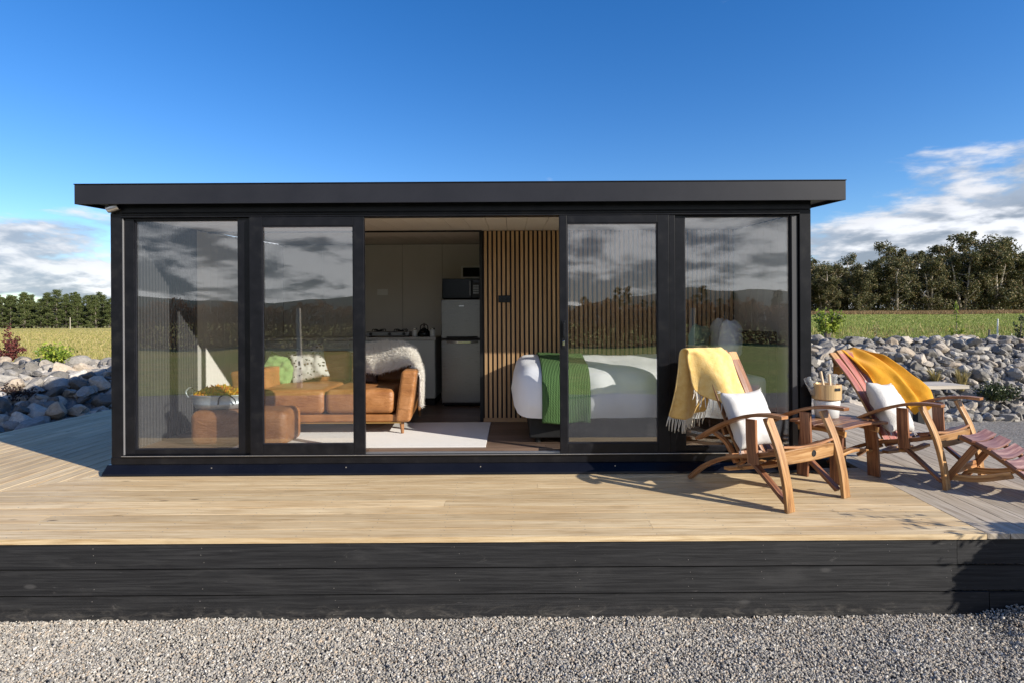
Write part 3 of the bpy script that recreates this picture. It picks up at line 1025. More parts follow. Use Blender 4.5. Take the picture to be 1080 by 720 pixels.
JOINTS = [-1.9, 0.9, -3.2, 2.0, -0.5, 1.6, -2.6, 0.2, -1.2, 2.4, -3.0, 0.6]
for k in range(nb):
    y0 = DY + k * bw + (0 if k == 0 else 0.0048)
    y1 = DY + (k + 1) * bw - 0.0048
    j = JOINTS[k % 12]
    spans = [(None, j - 0.001), (j + 0.001, None)] if k % 3 else [(None, None)]
    for (a, bb) in spans:
        pts = [((seam_l(y0) if a is None else a), y0), ((seam_r(y0) - 0.003 if bb is None else bb), y0),
               ((seam_r(y1) - 0.003 if bb is None else bb), y1), ((seam_l(y1) if a is None else a), y1)]
        poly_board(w, pts, -0.034, 0.0, 'x')
for k in range(nb):
    for q in range(21):
        for dd in (0.03, bw - 0.03):
            xx = -5.4 + q * 0.45 + 0.012 * math.sin(k * 5 + q * 3 + dd * 50)
            yy = DY + k * bw + dd
            if seam_l(yy) + .03 < xx < seam_r(yy) - .03:
                w.lathe([(0.0042, -0.0004), (0.0040, 0.0006)], 8, (xx, yy, 0), mi=1)
shift(w).build('front_decking', ['deck', 'nail'], deck, 0.0)
# left boards run front to back, cut on the mitre
w = MB()
x = -6.30
while x < XL - 0.05:
    x1 = min(x + bw - 0.009, XL - 0.035)
    ya0 = max(DY, FY + (x - XL + 0.03) + 0.004)
    ya1 = max(DY, FY + (x1 - XL + 0.03) + 0.004)
    jj = 6.3 + random.random() * 2.2
    poly_board(w, [(x, ya0), (x1, ya1), (x1, jj), (x, jj)], -0.034, 0.0, 'y')
    poly_board(w, [(x, jj + 0.002), (x1, jj + 0.002), (x1, 10.2), (x, 10.2)], -0.034, 0.0, 'y')
    x += bw
shift(w).build('left_decking', 'deck', deck, 0.0012)['label'] = 'deck boards running back along the sofa end of the cabin'
# right boards run front to back, parallel with the slanting seam
w = MB()
k = 0
while True:
    o0 = k * bw + 0.003
    o1 = (k + 1) * bw - 0.003
    if o0 > 1.85:
        break
    ys0, ys1 = DY + 0.004, 9.2
    jj = 4.6 + random.random() * 2.5
    for (a, bb) in ((ys0, jj), (jj + 0.002, ys1)):
        poly_board(w, [(seam_r(a) + o0, a), (seam_r(a) + o1, a), (seam_r(bb) + o1, bb), (seam_r(bb) + o0, bb)], -0.034, 0.0, 'y')
    k += 1
shift(w).build('right_decking', 'deck_grey', deck, 0.0012)['label'] = 'deck boards running back under the chairs'
# black riser boards
RH = (-GZ - 0.036) / 3
for k in range(3):
    z1 = -0.036 - k * RH
    z0 = z1 - RH + 0.009 if k < 2 else GZ - 0.02
    w = MB()
    xj = (2.75, 2.72, 2.95)[k]
    w.box((-6.4, DY + 0.012 + k * 0.0015, z0), (xj, DY + 0.034, z1))
    w.box((xj + 0.006, DY + 0.016 + (0.006 if k == 1 else 0), z0 + 0.002), (5.0, DY + 0.038, z1 - 0.004))
    for xn in (-2.6, -1.93, -1.1, -0.35, 0.4, 1.1, 1.55, 2.0, 2.33, 2.7):      # nails
        for dz in (0.03, 0.072, 0.118):
            if math.sin(xn * 37 + dz * 900 + k * 5) < -0.55:
                continue
            n0 = len(w.v)
            w.lathe([(0.0028, 0.0), (0.002, 0.0012)], 6, (0, 0, 0), mi=1)
            for i in range(n0, len(w.v)):
                a, b_, c = w.v[i]
                w.v[i] = (a + xn + 0.016 * math.sin(k * 7 + xn * 9 + dz * 60), DY + 0.0115 + k * 0.0015 - c, b_ - 0.036 - k * RH - dz)
    shift(w).build('riser_board', ['riser', 'nail'], deck, 0.0)
w = MB()   # sub-frame under the boards
for yy in (4.2, 5.6, 7.2, 8.8):
    w.box((-6.25, yy, -0.3), (4.6, yy + 0.05, -0.036))
w.box((-6.28, 3.6, GZ), (-6.24, 10.1, -0.0365))
shift(w).build('joist', 'riser', deck)


# ------------------------------------------------------------------ gravel stones lying in front of the deck (countless)
def ico(sub):
    bm = bmesh.new()
    bmesh.ops.create_icosphere(bm, subdivisions=sub, radius=1.0)
    v = np.array([x.co[:] for x in bm.verts])
    f = np.array([[q.index for q in x.verts] for x in bm.faces])
    bm.free()
    return v, f


def rot_mats(n, r):
    q = r.normal(size=(n, 4)); q /= np.linalg.norm(q, axis=1, keepdims=True)
    w_, x_, y_, z_ = q.T
    return np.stack([np.stack([1 - 2 * (y_**2 + z_**2), 2 * (x_*y_ - z_*w_), 2 * (x_*z_ + y_*w_)], -1),
                     np.stack([2 * (x_*y_ + z_*w_), 1 - 2 * (x_**2 + z_**2), 2 * (y_*z_ - x_*w_)], -1),
                     np.stack([2 * (x_*z_ - y_*w_), 2 * (y_*z_ + x_*w_), 1 - 2 * (x_**2 + y_**2)], -1)], 1)


def stones(cent, size, r, sub=1, jitter=0.28, flat=(0.55, 1.0)):
    bv, bf = ico(sub)
    n = len(cent)
    v = bv[None] * (1 + r.uniform(-jitter, jitter, (n, len(bv), 1)))
    v = v * (size[:, None, None] * np.stack([r.uniform(0.8, 1.3, n), r.uniform(0.7, 1.1, n), r.uniform(flat[0], flat[1], n)], -1)[:, None, :])
    v = np.einsum('nij,nkj->nki', rot_mats(n, r), v) + cent[:, None, :]
    f = bf[None] + (np.arange(n) * len(bv))[:, None, None]
    return v.reshape(-1, 3), f.reshape(-1, 3)


N = 130000
gx_ = rng.uniform(-3.6, 4.4, N)
gy_ = 2.35 + (DY + 0.01 - 2.35) * rng.random(N) ** 0.9
gs = rng.uniform(0.0034, 0.0078, N) * np.where(rng.random(N) < 0.05, 1.6, 1.0)
und = 0.012 * np.sin(gx_ * 3.1 + gy_ * 2.0) + 0.010 * np.sin(gx_ * 7.3 - gy_ * 5.0 + 1.0)
gz_ = GZ + 0.017 + und * 0.45 + rng.random(N) * 0.009
# a low heap of stones where the deck front turns at the right
heap = np.exp(-((gx_ - 3.15) / 0.28) ** 2 - ((gy_ - 3.4) / 0.22) ** 2)
gz_ += 0.10 * heap * rng.random(N)
gv, gf = stones(np.stack([gx_, gy_, gz_], -1), gs, rng)
tag(np_mesh('gravel', gv, gf, 'stone'), kind='stuff', label='loose crushed grey gravel in front of the deck')

# ------------------------------------------------------------------ boulders
rk = random.Random(11)
protos, proto_v, proto_f = [], [], []
for k in range(12):
    bm = bmesh.new()
    bmesh.ops.create_icosphere(bm, subdivisions=3, radius=0.5)
    off = Vector((k * 7.3, k * 3.1, 1.7))
    planes = [(Vector((rk.gauss(0, 1), rk.gauss(0, 1), rk.gauss(0, 1))).normalized(), rk.uniform(0.26, 0.40)) for _ in range(13)]
    for v in bm.verts:
        p = v.co.copy()
        for (nn, dd) in planes:       # soft flats
            ex = p.dot(nn) - dd
            if ex > 0:
                p -= nn * ex * 0.97
        p *= 1 + 0.16 * mnoise.noise(p * 2.2 + off) + 0.08 * mnoise.noise(p * 6 + off)
        v.co = Vector((p.x * 1.25, p.y * 0.95, p.z * 0.78)) * 1.2
    me = bpy.data.meshes.new('boulder')
    bm.to_mesh(me)
    proto_v.append(np.array([v.co[:] for v in bm.verts])); proto_f.append(np.array([[q.index for q in f.verts] for f in bm.faces]))
    bm.free()
    me.materials.append(M['boulder'])
    protos.append(me)

cand = []
row = 0
y = 10.45
while y < 13.2:
    x = 0.50 * y + (0.10 if row % 2 else 0)
    while x < 0.96 * y:
        xx, yy = x + rk.uniform(-.08, .08), y + rk.uniform(-.07, .07)
        cand.append((xx, yy, height(xx, yy) + rk.uniform(.0, .10), rk.choice((.13, .15, .17, .2, .23, .30)) * rk.uniform(.85, 1.15), 0))
        x += 0.205
    y += 0.15
    row += 1
row = 0
y = 6.9
while y < 12.6:
    x = -0.96 * y + (0.13 if row % 2 else 0)
    while x < min(-6.45, -0.66 * y):
        xx, yy = x + rk.uniform(-.09, .09), y + rk.uniform(-.08, .08)
        cand.append((xx, yy, height(xx, yy) + rk.uniform(.0, .12), rk.choice((.16, .2, .23, .27, .34)) * rk.uniform(.85, 1.15), 1))
        x += 0.26
    y += 0.21
    row += 1


def in_view(c):
    q = c[0] / c[1]
    return (0.525 < q < 0.91) or (-0.91 < q < -0.69)


cand.sort(key=lambda c: (not in_view(c), -c[3] / c[1]))
RL = ('grey river boulder in the bank between the gravel and the green paddock', 'rounded grey boulder in the pile beside the shaded deck boards')
RG = ('boulders of the bank beside the chairs', 'boulders of the pile beside the deck')
fv_, ff_, nv_ = [], [], 0
for i, (x, y, z, s_, side) in enumerate(cand):
    k = rk.randrange(12)
    rot = (rk.uniform(-.6, .6), rk.uniform(-.6, .6), rk.uniform(0, 6.28))
    scl = (s_ * rk.uniform(.85, 1.3), s_ * rk.uniform(.85, 1.15), s_ * rk.uniform(.75, 1.1))
    if i < 295:
        o = bpy.data.objects.new('boulder', protos[k])
        COL.objects.link(o)
        o.location = (x, y, z); o.rotation_euler = rot; o.scale = scl
        tag(o, RL[side], 'boulder', RG[side])
    else:
        mt = np.array(Matrix.LocRotScale(Vector((x, y, z)), __import__('mathutils').Euler(rot), Vector(scl)))
        fv_.append(proto_v[k] @ mt[:3, :3].T + mt[:3, 3]); ff_.append(proto_f[k] + nv_); nv_ += len(proto_v[k])
print('rocks', len(cand))
for _ in range(3600):
    if rk.random() < 0.62:
        x, y = rk.uniform(3.0, 15.5), rk.uniform(10.35, 13.25)
    else:
        y = rk.uniform(5.5, 12.7)
        x = rk.uniform(-15.5, -6.45)
    k = rk.randrange(12)
    s_ = rk.uniform(.09, .19) if (0.49 < x / y < 0.97 or -0.97 < x / y < -0.65) else rk.uniform(.15, .36)
    mt = np.array(Matrix.LocRotScale(Vector((x, y, height(x, y) + rk.uniform(-.02, .05))), __import__('mathutils').Euler((rk.uniform(-1, 1), rk.uniform(-1, 1), rk.uniform(0, 6.28))), Vector((s_, s_, s_))))
    fv_.append(proto_v[k] @ mt[:3, :3].T + mt[:3, 3]); ff_.append(proto_f[k] + nv_); nv_ += len(proto_v[k])
tag(np_mesh('rock_fill', np.concatenate(fv_), np.concatenate(ff_), 'boulder_fill', smooth=False), kind='stuff', label='smaller grey river stones packed between the boulders')


# ------------------------------------------------------------------ vegetation
def tree(name, loc, h, seed, style, label, cat, group, leafn=1.0):
    r = np.random.default_rng(seed)
    rr = random.Random(seed)
    root = empty(name, loc, rr.uniform(0, 6.28), label, cat, group)
    tb = MB()
    cents, sizes = [], []
    if style == 'gum':
        nst = rr.choice((1, 2, 2, 3))
        for s in range(nst):
            ang = rr.uniform(0, 6.28)
            lean = rr.uniform(0.03, 0.16) if nst > 1 else rr.uniform(0, 0.05)
            hh = h * (1.0 if s == 0 else rr.uniform(0.7, 0.92))
            bx, by = 0.25 * math.cos(ang) * (nst > 1), 0.25 * math.sin(ang) * (nst > 1)
            path = []
            for k in range(6):
                t = k / 5
                path.append(Vector((bx + math.cos(ang) * lean * hh * t + rr.uniform(-.15, .15) * t, by + math.sin(ang) * lean * hh * t + rr.uniform(-.15, .15) * t, hh * 0.9 * t)))
            tb.tube(path, 0.028 * h * 0.9, 0.008 * h, 7, 3)
            for k in range(int(17 * leafn)):
                t = rr.uniform(0.14, 1.0) if k > 1 else 1.0
                i = min(4, int(t * 5)); p = path[i].lerp(path[i + 1], t * 5 - i)
                a2 = rr.uniform(0, 6.28)
                ln = h * (0.20 * (1 - t) ** 0.7 + 0.09) * rr.uniform(0.5, 1.25)
                e = p + Vector((math.cos(a2) * ln, math.sin(a2) * ln, ln * rr.uniform(0.1, 0.9)))
                tb.tube([p, p.lerp(e, .5) + Vector((0, 0, -.05 * ln)), e], 0.010 * h * (1.15 - t), 0.003 * h, 5, 2)
                for q in range(3):
                    c = e + Vector((rr.gauss(0, .6), rr.gauss(0, .6), rr.gauss(0, .6))) * (h * 0.075)
                    cr = h * rr.uniform(0.04, 0.095)
                    m = int(95 * leafn)
                    d = r.normal(size=(m, 3)); d /= np.linalg.norm(d, axis=1, keepdims=True)
                    d *= (r.random((m, 1)) ** 0.45) * cr * np.array([1.05, 1.05, 0.95])
                    cents.append(np.array(c)[None] + d)
        # low shadowy growth round the foot
        m = int(800 * leafn)
        d = r.normal(size=(m, 3)) * np.array([0.13, 0.13, 0.0]) * h
        d[:, 2] = np.abs(r.normal(size=m)) * 0.11 * h
        cents.append(d)
        leafs = 0.030 * h
        lm = 'gum_leaf'; bm_ = 'bark_pale'; asp = 0.6
    else:
        path = [Vector((rr.uniform(-.12, .12) * (k > 0), rr.uniform(-.12, .12) * (k > 0), h * 0.97 * k / 6)) for k in range(7)]
        tb.tube(path, 0.022 * h, 0.004 * h, 7, 3)
        nb_ = int(56 * leafn)
        for k in range(nb_):
            t = 0.05 + 0.95 * (k / nb_)
            i = min(5, int(t * 6)); p = path[i].lerp(path[i + 1], min(1, t * 6 - i))
            a2 = k * 2.4 + rr.uniform(-.5, .5)
            env = (0.21 * (1 - t) ** 0.6 + 0.03) * (1.0 if t > 0.3 else 1.25)
            ln = h * env * rr.uniform(0.55, 1.3)
            e = p + Vector((math.cos(a2) * ln, math.sin(a2) * ln, ln * rr.uniform(0.0, 0.55)))
            tb.tube([p, e], 0.006 * h * (1.1 - t), 0.002 * h, 4, 1)
            for q in range(3):
                c = p.lerp(e, rr.uniform(0.45, 1.05))
                cr = h * rr.uniform(0.035, 0.068)
                m = int(60 * leafn)
                d = r.normal(size=(m, 3)); d /= np.linalg.norm(d, axis=1, keepdims=True)
                d *= (r.random((m, 1)) ** 0.45) * cr * np.array([1.2, 1.2, 0.75])
                cents.append(np.array(c)[None] + d)
        leafs = 0.026 * h
        lm = 'pine_leaf'; bm_ = 'bark'; asp = 0.5
    tb.build('trunk', bm_, root, smooth=True, fix=False)
    c = np.concatenate(cents)
    v, f = leaf_quads(c, np.full(len(c), leafs), r, 0.0, asp)
    np_mesh('crown', v, f, lm, root)
    return root


# tall gums along the far edge of the right paddock
GY = 92.0
gums = [(772, 52), (788, 57), (806, 53), (826, 58), (842, 54), (858, 58), (869, 49), (880, 53), (893, 60), (905, 52), (917, 55), (934, 72), (946, 57), (957, 50), (970, 62), (982, 55),
        (993, 56), (1004, 71), (1016, 66), (1026, 60), (1037, 83), (1049, 70), (1061, 74), (1074, 64), (1088, 66), (1102, 60)]
special = {934: 'tall gum with a rounded tuft crown standing above its neighbours nearer the cabin',
           1037: 'tallest gum tree of the row with a tufted crown beside the far hill',
           858: 'low dense gum tree closest to the cabin corner post',
           970: 'gum tree with a small separate tuft on top midway along the row'}
for k, (px, hp) in enumerate(gums):
    Y = GY + (k % 3) * 3.2 - 2
    X = (px - 540) / 600 * Y
    tree('gum_tree', (X, Y, height(X, Y) - 0.1), hp / 600 * Y, 100 + k, 'gum',
         special.get(px, 'dark gum tree with pale trunk in the row across the green paddock'), 'tree', 'gum trees across the green paddock', 1.0)
for k in range(16):      # a second, lower row behind
    X = 44 + k * 3.4 + random.uniform(-1, 1)
    Y = GY + 13
    tree('gum_tree', (X, Y, height(X, Y) - 0.1), random.uniform(7.0, 9.0), 150 + k, 'gum',
         'dark gum tree half hidden behind the front row across the green paddock', 'tree', 'gum trees behind the front row', 0.7)
# shelterbelt of pines beyond the left field
PYD = 190.0
pines = [(-36, 36), (-24, 35), (-11, 35), (0, 36), (9, 37), (18, 36), (27, 35), (36, 34), (46, 36), (56, 36), (66, 35), (75, 36), (84, 35), (92, 33), (102, 33), (111, 33), (120, 31), (-30, 38), (-17, 36), (-5, 37), (4, 40), (13, 39), (22, 38), (31, 33), (41, 37), (50, 38), (61, 39), (70, 37), (79, 39), (88, 35), (97, 34), (106, 35), (115, 33), (125, 32), (136, 34), (150, 33)]
for k, (px, hp) in enumerate(pines):
    Y = PYD + (k % 2) * 5
    X = (px - 540) / 600 * Y
    tree('pine_tree', (X + random.uniform(-1.2, 1.2), Y, height(X, Y) - 0.1), hp / 600 * Y * random.uniform(0.84, 1.1), 300 + k, 'pine',
         'dark pine tree in the shelterbelt beyond the dry field', 'tree', 'pine trees of the shelterbelt', 0.8)
for k in range(24):
    Y = PYD + 12
    X = (-45 + k * 8.3 - 540) / 600 * Y
    tree('pine_tree', (X, Y, height(X, Y) - 0.1), random.uniform(8.5, 10.5), 400 + k, 'pine',
         'dark pine tree half hidden in the second row of the shelterbelt', 'tree', 'pine trees of the second shelterbelt row', 0.7)
# pines behind the viewer, seen only as reflections in the glass
for k in range(22):
    X = 8 + k * 2.0 + rk.uniform(-.8, .8)
    Y = -86 + rk.uniform(-4, 4)
    tree('pine_tree', (X, Y, GZ), rk.uniform(5.2, 8.4), 500 + k, 'pine',
         'pine tree reflected in the glass beside the chairs', 'tree', 'pine trees reflected in the glass', 0.6)


def shrub(name, loc, n, size, spread, mat, label, cat, seed, stems=7, lift=0.0, shape='dome', stem_r=0.006, asp=0.5):
    r = np.random.default_rng(seed)
    rr = random.Random(seed)
    root = empty(name, loc, 0, label, cat)
    sb = MB()
    cs = []
    for k in range(stems):
        a = rr.uniform(0, 6.28)
        t = math.sqrt(rr.random())
        ex, ey = math.cos(a) * spread[0] * t, math.sin(a) * spread[0] * t
        ez = lift + spread[1] * ((1 - t * t * 0.6) if shape == 'dome' else (1 - t * 0.75)) * rr.uniform(0.75, 1.05)
        sb.tube([(0, 0, -0.02), (ex * .3, ey * .3, ez * .5), (ex, ey, ez)], stem_r, stem_r * 0.35, 5, 3)
        m = n // stems
        tt = np.clip(r.random(m) ** 0.7, 0.12, 1.0)
        if lift:
            tt = np.clip(tt, 0.55, 1.0)
        base = np.stack([ex * tt * (0.5 + 0.5 * tt), ey * tt * (0.5 + 0.5 * tt), ez * tt], -1)
        cs.append(base + r.normal(size=(m, 3)) * spread[0] * 0.13)
    sb.build('stem', 'bark', root, smooth=True, fix=False)
    c = np.concatenate(cs)
    c[:, 2] = np.maximum(c[:, 2], 0.01)
    v, f = leaf_quads(c, np.full(len(c), size), r, 0.2, asp)
    np_mesh('foliage', v, f, mat, root)
    return root


def at(px, py, Y):
    """photo pixel (1080 wide, roll removed) at depth Y -> world point"""
    dx, dy = px - 540, py - 340
    return ((dx - 0.0056 * dy) / 600 * Y, Y, 1.32 - (dy + 0.0056 * dx) / 600 * Y)


def on_ground(px, Y, dz=0.0):
    x = (px - 540) / 600 * Y
    return (x, Y, height(x, Y) + dz)


shrub('shrub', on_ground(10, 13.0, .12), 1000, 0.07, (0.26, 0.95), 'red_leaf', 'upright purple red shrub among the boulders at the field edge', 'shrub', 1, 16, shape='cone')
shrub('shrub', on_ground(57, 11.6, .12), 1300, 0.075, (0.34, 0.50), 'lime_leaf', 'bright yellow green bush growing between the boulders', 'shrub', 2, 14)
shrub('shrub', on_ground(17, 9.4, .05), 1300, 0.05, (0.36, 0.20), 'maroon_leaf', 'low dark maroon plant spread over the boulders', 'shrub', 3, 26)
shrub('shrub', on_ground(1048, 11.0, .10), 2600, 0.055, (0.44, 0.30), 'dark_leaf', 'low dark green glossy shrub at the foot of the boulder bank', 'shrub', 4, 26)
p = on_ground(872, 13.2, 0.0)
shrub('small_tree', (p[0], p[1], p[2]), 1500, 0.085, (0.36, 0.34), 'lime_leaf', 'small lime green bushy tree on a short stem beside the corner post', 'small tree', 5, 16, lift=0.46, stem_r=0.03)
p = on_ground(1009, 13.4)
shrub('sapling', p, 190, 0.075, (0.16, 1.05), 'lime_leaf', 'thin sapling with sparse yellow green leaves on the paddock edge', 'sapling', 6, 3, shape='cone', stem_r=0.010)
p = on_ground(1076, 13.2)
shrub('sapling', p, 150, 0.075, (0.18, 1.0), 'dark_leaf', 'dark leafed sapling at the paddock edge past the thin white stake', 'sapling', 8, 4, shape='cone', stem_r=0.012)
for (px, Y, nn, hh, lab) in ((924, 13.3, 90, 0.85, 'tall thin dry weed stalk on the paddock edge above the yellow blanket'),
                             (935, 13.1, 130, 0.32, 'small dry weed on the bank crest above the yellow blanket')):
    p = on_ground(px, Y)
    shrub('weed', p, nn, 0.05, (0.14, hh), 'straw', lab, 'weed', int(px), 6, shape='cone', stem_r=0.005)


def tuft(loc, n, h, spread, mat, label, seed):
    rr = random.Random(seed)
    t = MB()
    for _ in range(n):
        a = rr.uniform(0, 6.28); l = rr.uniform(0.5, 1.0) * h; s = rr.uniform(0.2, 1.0) * spread
        b0 = Vector((math.cos(a) * spread * .15, math.sin(a) * spread * .15, 0))
        m_ = b0 + Vector((math.cos(a) * s * .4, math.sin(a) * s * .4, l * .65))
        e = b0 + Vector((math.cos(a) * s, math.sin(a) * s, l))
        sd = Vector((-math.sin(a), math.cos(a), 0)) * 0.006
        t.face([b0 - sd, b0 + sd, m_ + sd * .8, m_ - sd * .8]); t.face([m_ - sd * .8, m_ + sd * .8, e])
    o = t.build('grass_tuft', mat, None, fix=False, loc=loc)
    return tag(o, label, 'grass tuft')


tuft(on_ground(1014, 11.2, .12), 130, 0.50, 0.22, 'straw', 'straw coloured grass tuft growing out of the bank by the outdoor table', 1)
tuft(on_ground(986, 11.4, .12), 90, 0.34, 0.24, 'straw', 'small brownish grass tuft half way up the boulder bank', 2)
# stakes and posts
for (px, Y, hh, r_, mat, lab) in ((1052, 13.4, 0.55, 0.018, 'white_plastic', 'thin white stake standing at the paddock edge'),
                                  (1043, 13.3, 0.30, 0.022, 'bark', 'short dark stake beside the white one at the paddock edge'),
                                  (74, 150.0, 3.1, 0.09, 'grey_wood', 'pale post in front of the pine shelterbelt')):
    p = on_ground(px, Y)
    s_ = MB().tube([(0, 0, -0.1), (0, 0, hh * .5), (0.01, 0, hh)], r_, r_ * 0.85, 8, 2)
    tag(s_.build('stake' if Y < 50 else 'post', mat, None, loc=p), lab, 'stake' if Y < 50 else 'post')


# paddock grass blades
def blades(name, poly, n, hmin, hmax, mat, label, seed):
    r = np.random.default_rng(seed)
    P = []
    while len(P) < n:
        u = r.random(); v_ = r.random()
        Y = poly[2] * (poly[3] / poly[2]) ** (u ** 1.0)
        X = (poly[0] + (poly[1] - poly[0]) * v_) * Y
        P.append((X, Y, height(X, Y)))
    P = np.array(P)
    k = len(P)
    sc = np.clip(P[:, 1] / 14.0, 1.0, 4.0)
    hh = r.uniform(hmin, hmax, k) * np.minimum(sc, 1.25)
    a = r.uniform(0, 6.28, k)
    wv = np.stack([np.cos(a), np.sin(a), np.zeros(k)], -1) * (0.010 * sc)[:, None]
    lean = np.stack([r.normal(size=k) * .35, r.normal(size=k) * .35, np.ones(k)], -1) * hh[:, None]
    v = np.stack([P - wv, P + wv, P + lean], 1).reshape(-1, 3)
    f = np.arange(3 * k).reshape(k, 3)
    tag(np_mesh(name, v, f, mat), kind='stuff', label=label)


blades('grass', (0.46, 0.96, 13.2, 92.0), 70000, 0.025, 0.075, 'grass_blade', 'green paddock grass between the boulder bank and the gum trees', 21)
blades('grass', (-0.98, -0.62, 12.6, 180.0), 70000, 0.03, 0.085, 'dry_blade', 'dry yellowish field grass in front of the pine shelterbelt', 22)

blades('dry_weeds', (0.46, 0.96, 66.0, 93.0), 26000, 0.14, 0.38, 'brown_blade', 'brownish dry weeds along the far edge of the paddock', 23)
blades('dry_weeds', (0.46, 0.96, 13.0, 22.0), 1500, 0.06, 0.20, 'straw', 'scattered dry stalks along the near edge of the paddock', 24)
# bare brown hedge behind the viewer (reflected in the glass)
hd = empty('hedge', (0, -35.0, GZ), 0, 'long brown winter hedge reflected in the cabin glass', 'hedge')
N = 85000
hx_ = rng.uniform(-42, 42, N)
top = 3.3 + 0.28 * np.sin(hx_ * 1.1) + 0.18 * np.sin(hx_ * 3.3 + 1) + 0.15 * np.sin(hx_ * 7.7)
hz_ = top * rng.random(N)
hy_ = rng.normal(size=N) * 0.45
v, f = leaf_quads(np.stack([hx_, hy_, hz_], -1), np.full(N, 0.20), rng, 0.0, 0.5)
np_mesh('foliage', v, f, 'hedge_leaf', hd)
hb = MB()
for k in range(120):
    x = -41.8 + k * 0.7 + rk.uniform(-.2, .2)
    hb.tube([(x, rk.uniform(-.1, .1), 0), (x + rk.uniform(-.2, .2), rk.uniform(-.2, .2), 1.5), (x + rk.uniform(-.4, .4), rk.uniform(-.2, .2), rk.uniform(2.6, 3.6))], 0.04, 0.012, 5, 2)
hb.build('stem', 'bark', hd, fix=False)
for (x, y, hh) in ((-6.2, -6.4, 2.3), (-4.0, -6.6, 2.0), (5.2, -6.3, 2.2)):
    tag(MB().tube([(0, 0, -.1), (0, 0, hh)], 0.075, 0.07, 10, 2).build('fence_post', 'grey_wood', None, loc=(x, y, GZ)),
        {-6.2: 'round fence post reflected in the window at the sofa end', -4.0: 'round fence post reflected in the door in front of the sofa',
         5.2: 'round fence post reflected in the window behind the chairs'}[x], 'fence post')

# ball shrub added outside the frame to cast an unseen round object's shadow
bl_ = empty('stand_in_shrub', (4.19, 2.93, GZ), 0, 'ball shrub standing in for an unseen round object shadowing the deck front corner', 'stand_in_shrub')
r = np.random.default_rng(31)
d = r.normal(size=(6000, 3)); d /= np.linalg.norm(d, axis=1, keepdims=True)
v, f = leaf_quads(d * (0.27 * r.random((6000, 1)) ** 0.33) + np.array([0, 0, 0.86]), np.full(6000, .05), r, 0.0, 0.55)
np_mesh('foliage', v, f, 'dark_leaf', bl_)
MB().tube([(0, 0, -.05), (.01, 0, .4), (0, 0, .8)], .022, .016, 8, 3).build('stem', 'bark', bl_, smooth=True)
shrub('small_tree', (4.15, 2.75, GZ), 900, 0.06, (0.60, 1.62), 'dark_leaf', 'sparse young tree whose leaf shadows fall on the deck in front of the chairs', 'small tree', 32, 14, lift=0.0, shape='cone')


# ------------------------------------------------------------------ barrel-stave chairs
def make_chair(name, loc, rz, label, back_mat='wine', recl=0.0):
    """local x across, y backwards, z up; origin between the front feet"""
    root = empty(name, loc, rz, label, 'chair', 'chairs made of barrel staves')
    X = (1, 0, 0)
    for s in (-1, 1):
        MB().sweep([(s * .33, .0, 0.0), (s * .332, .026, .2), (s * .332, .082, .42), (s * .33, .172, .628)], X, .078, .027, 8, -0.08).build('leg', 'oak_gold', root, 0.004)
    # front cross stave with its bung hole
    cs = MB().sweep([(-.291, .078, .355), (0, .060, .360), (.291, .078, .355)], (0, 0, 1), .105, .026, 10, 0.10).build('front_stave', 'oak_gold', root, 0.004)
    hole = MB().lathe([(0.024, 0.0), (0.024, 0.003), (0.017, 0.0035), (0.016, 0.0005)], 20)
    hole.v = [(a + 0.015, -c + .0468, b + .36) for a, b, c in hole.v]
    hole.build('bung_hole', 'matt_black', cs)
    for s in (-1, 1):
        MB().sweep([(s * .265, .96, .014), (s * .268, .80, .145), (s * .27, .58, .255), (s * .27, .32, .325), (s * .268, .105, .385)], X, .062, .030, 8).build('side_rail', 'oak_brown', root, 0.004)
    # seat slats
    for k in range(7):
        t = k / 6
        y = .10 + .44 * t
        z = .424 - .135 * t + .018 * math.cos(t * 6.0) - 0.018
        MB().sweep([(-.295, y, z), (-.1, y, z - .020), (.1, y, z - .020), (.295, y, z)], (0, .97, -.26), .066, .018, 6, 0.0).build('seat_slat', 'wine' if k % 3 else 'oak_brown', root, 0.003)
    # arms
    for s in (-1, 1):
        MB().sweep([(s * .365, .01, .655), (s * .365, .15, .655), (s * .36, .32, .622), (s * .352, .55, .525), (s * .345, .80, .375)], X, .095, .024, 10, 0.22).build('armrest', 'oak_brown', root, 0.004)
        MB().sweep([(s * .322, .315, .598), (s * .325, .31, .44), (s * .322, .30, .27)], (0, 1, 0), .085, .026, 5).build('arm_post', 'wine', root, 0.004)
        MB().sweep([(s * .298, .345, .300), (s * .300, .19, .175), (s * .302, .042, .050)], X, .055, .026, 6).build('leg_brace', 'wine', root, 0.003)
    # back slats
    ty, tz = .90 + recl, 1.065 - recl * 0.5
    for k in range(4):
        x = (-.174, -.058, .058, .174)[k]
        sp = 1.0
        dz = (-.012, .006, .006, -.012)[k]
        MB().sweep([(x * .94, .485, .235), (x * .97, .61, .47), (x, .745 + recl * .4, .76), (x * 1.02, ty, tz + dz)], X, .102, .020, 9, -0.02, 0, 1, 0.075, 0.004, 1).build('back_slat', [back_mat, 'oak_gold'], root, 0.004)
    for (y, z, hw) in ((.625, .455, .25), (.86 + recl * .8, .93, .22)):
        MB().sweep([(-hw, y + .012, z), (0, y + .034, z), (hw, y + .012, z)], (0, .35, .9), .07, .022, 8).build('back_rail', 'oak_brown', root, 0.003)
    for s in (-1, 1):
        MB().sweep([(s * .235, .52, .225), (s * .24, .60, .36), (s * .27, .70, .44)], X, .05, .024, 5).build('back_strut', 'oak_brown', root, 0.003)
    for k in range(3):
        y = .36 + .13 * k
        MB().sweep([(-.23, y, .225 - .035 * k), (0, y, .212 - .035 * k), (.23, y, .225 - .035 * k)], (0, 1, 0), .05, .024, 6).build('under_stave', 'oak_gold', root, 0.003)
    return root


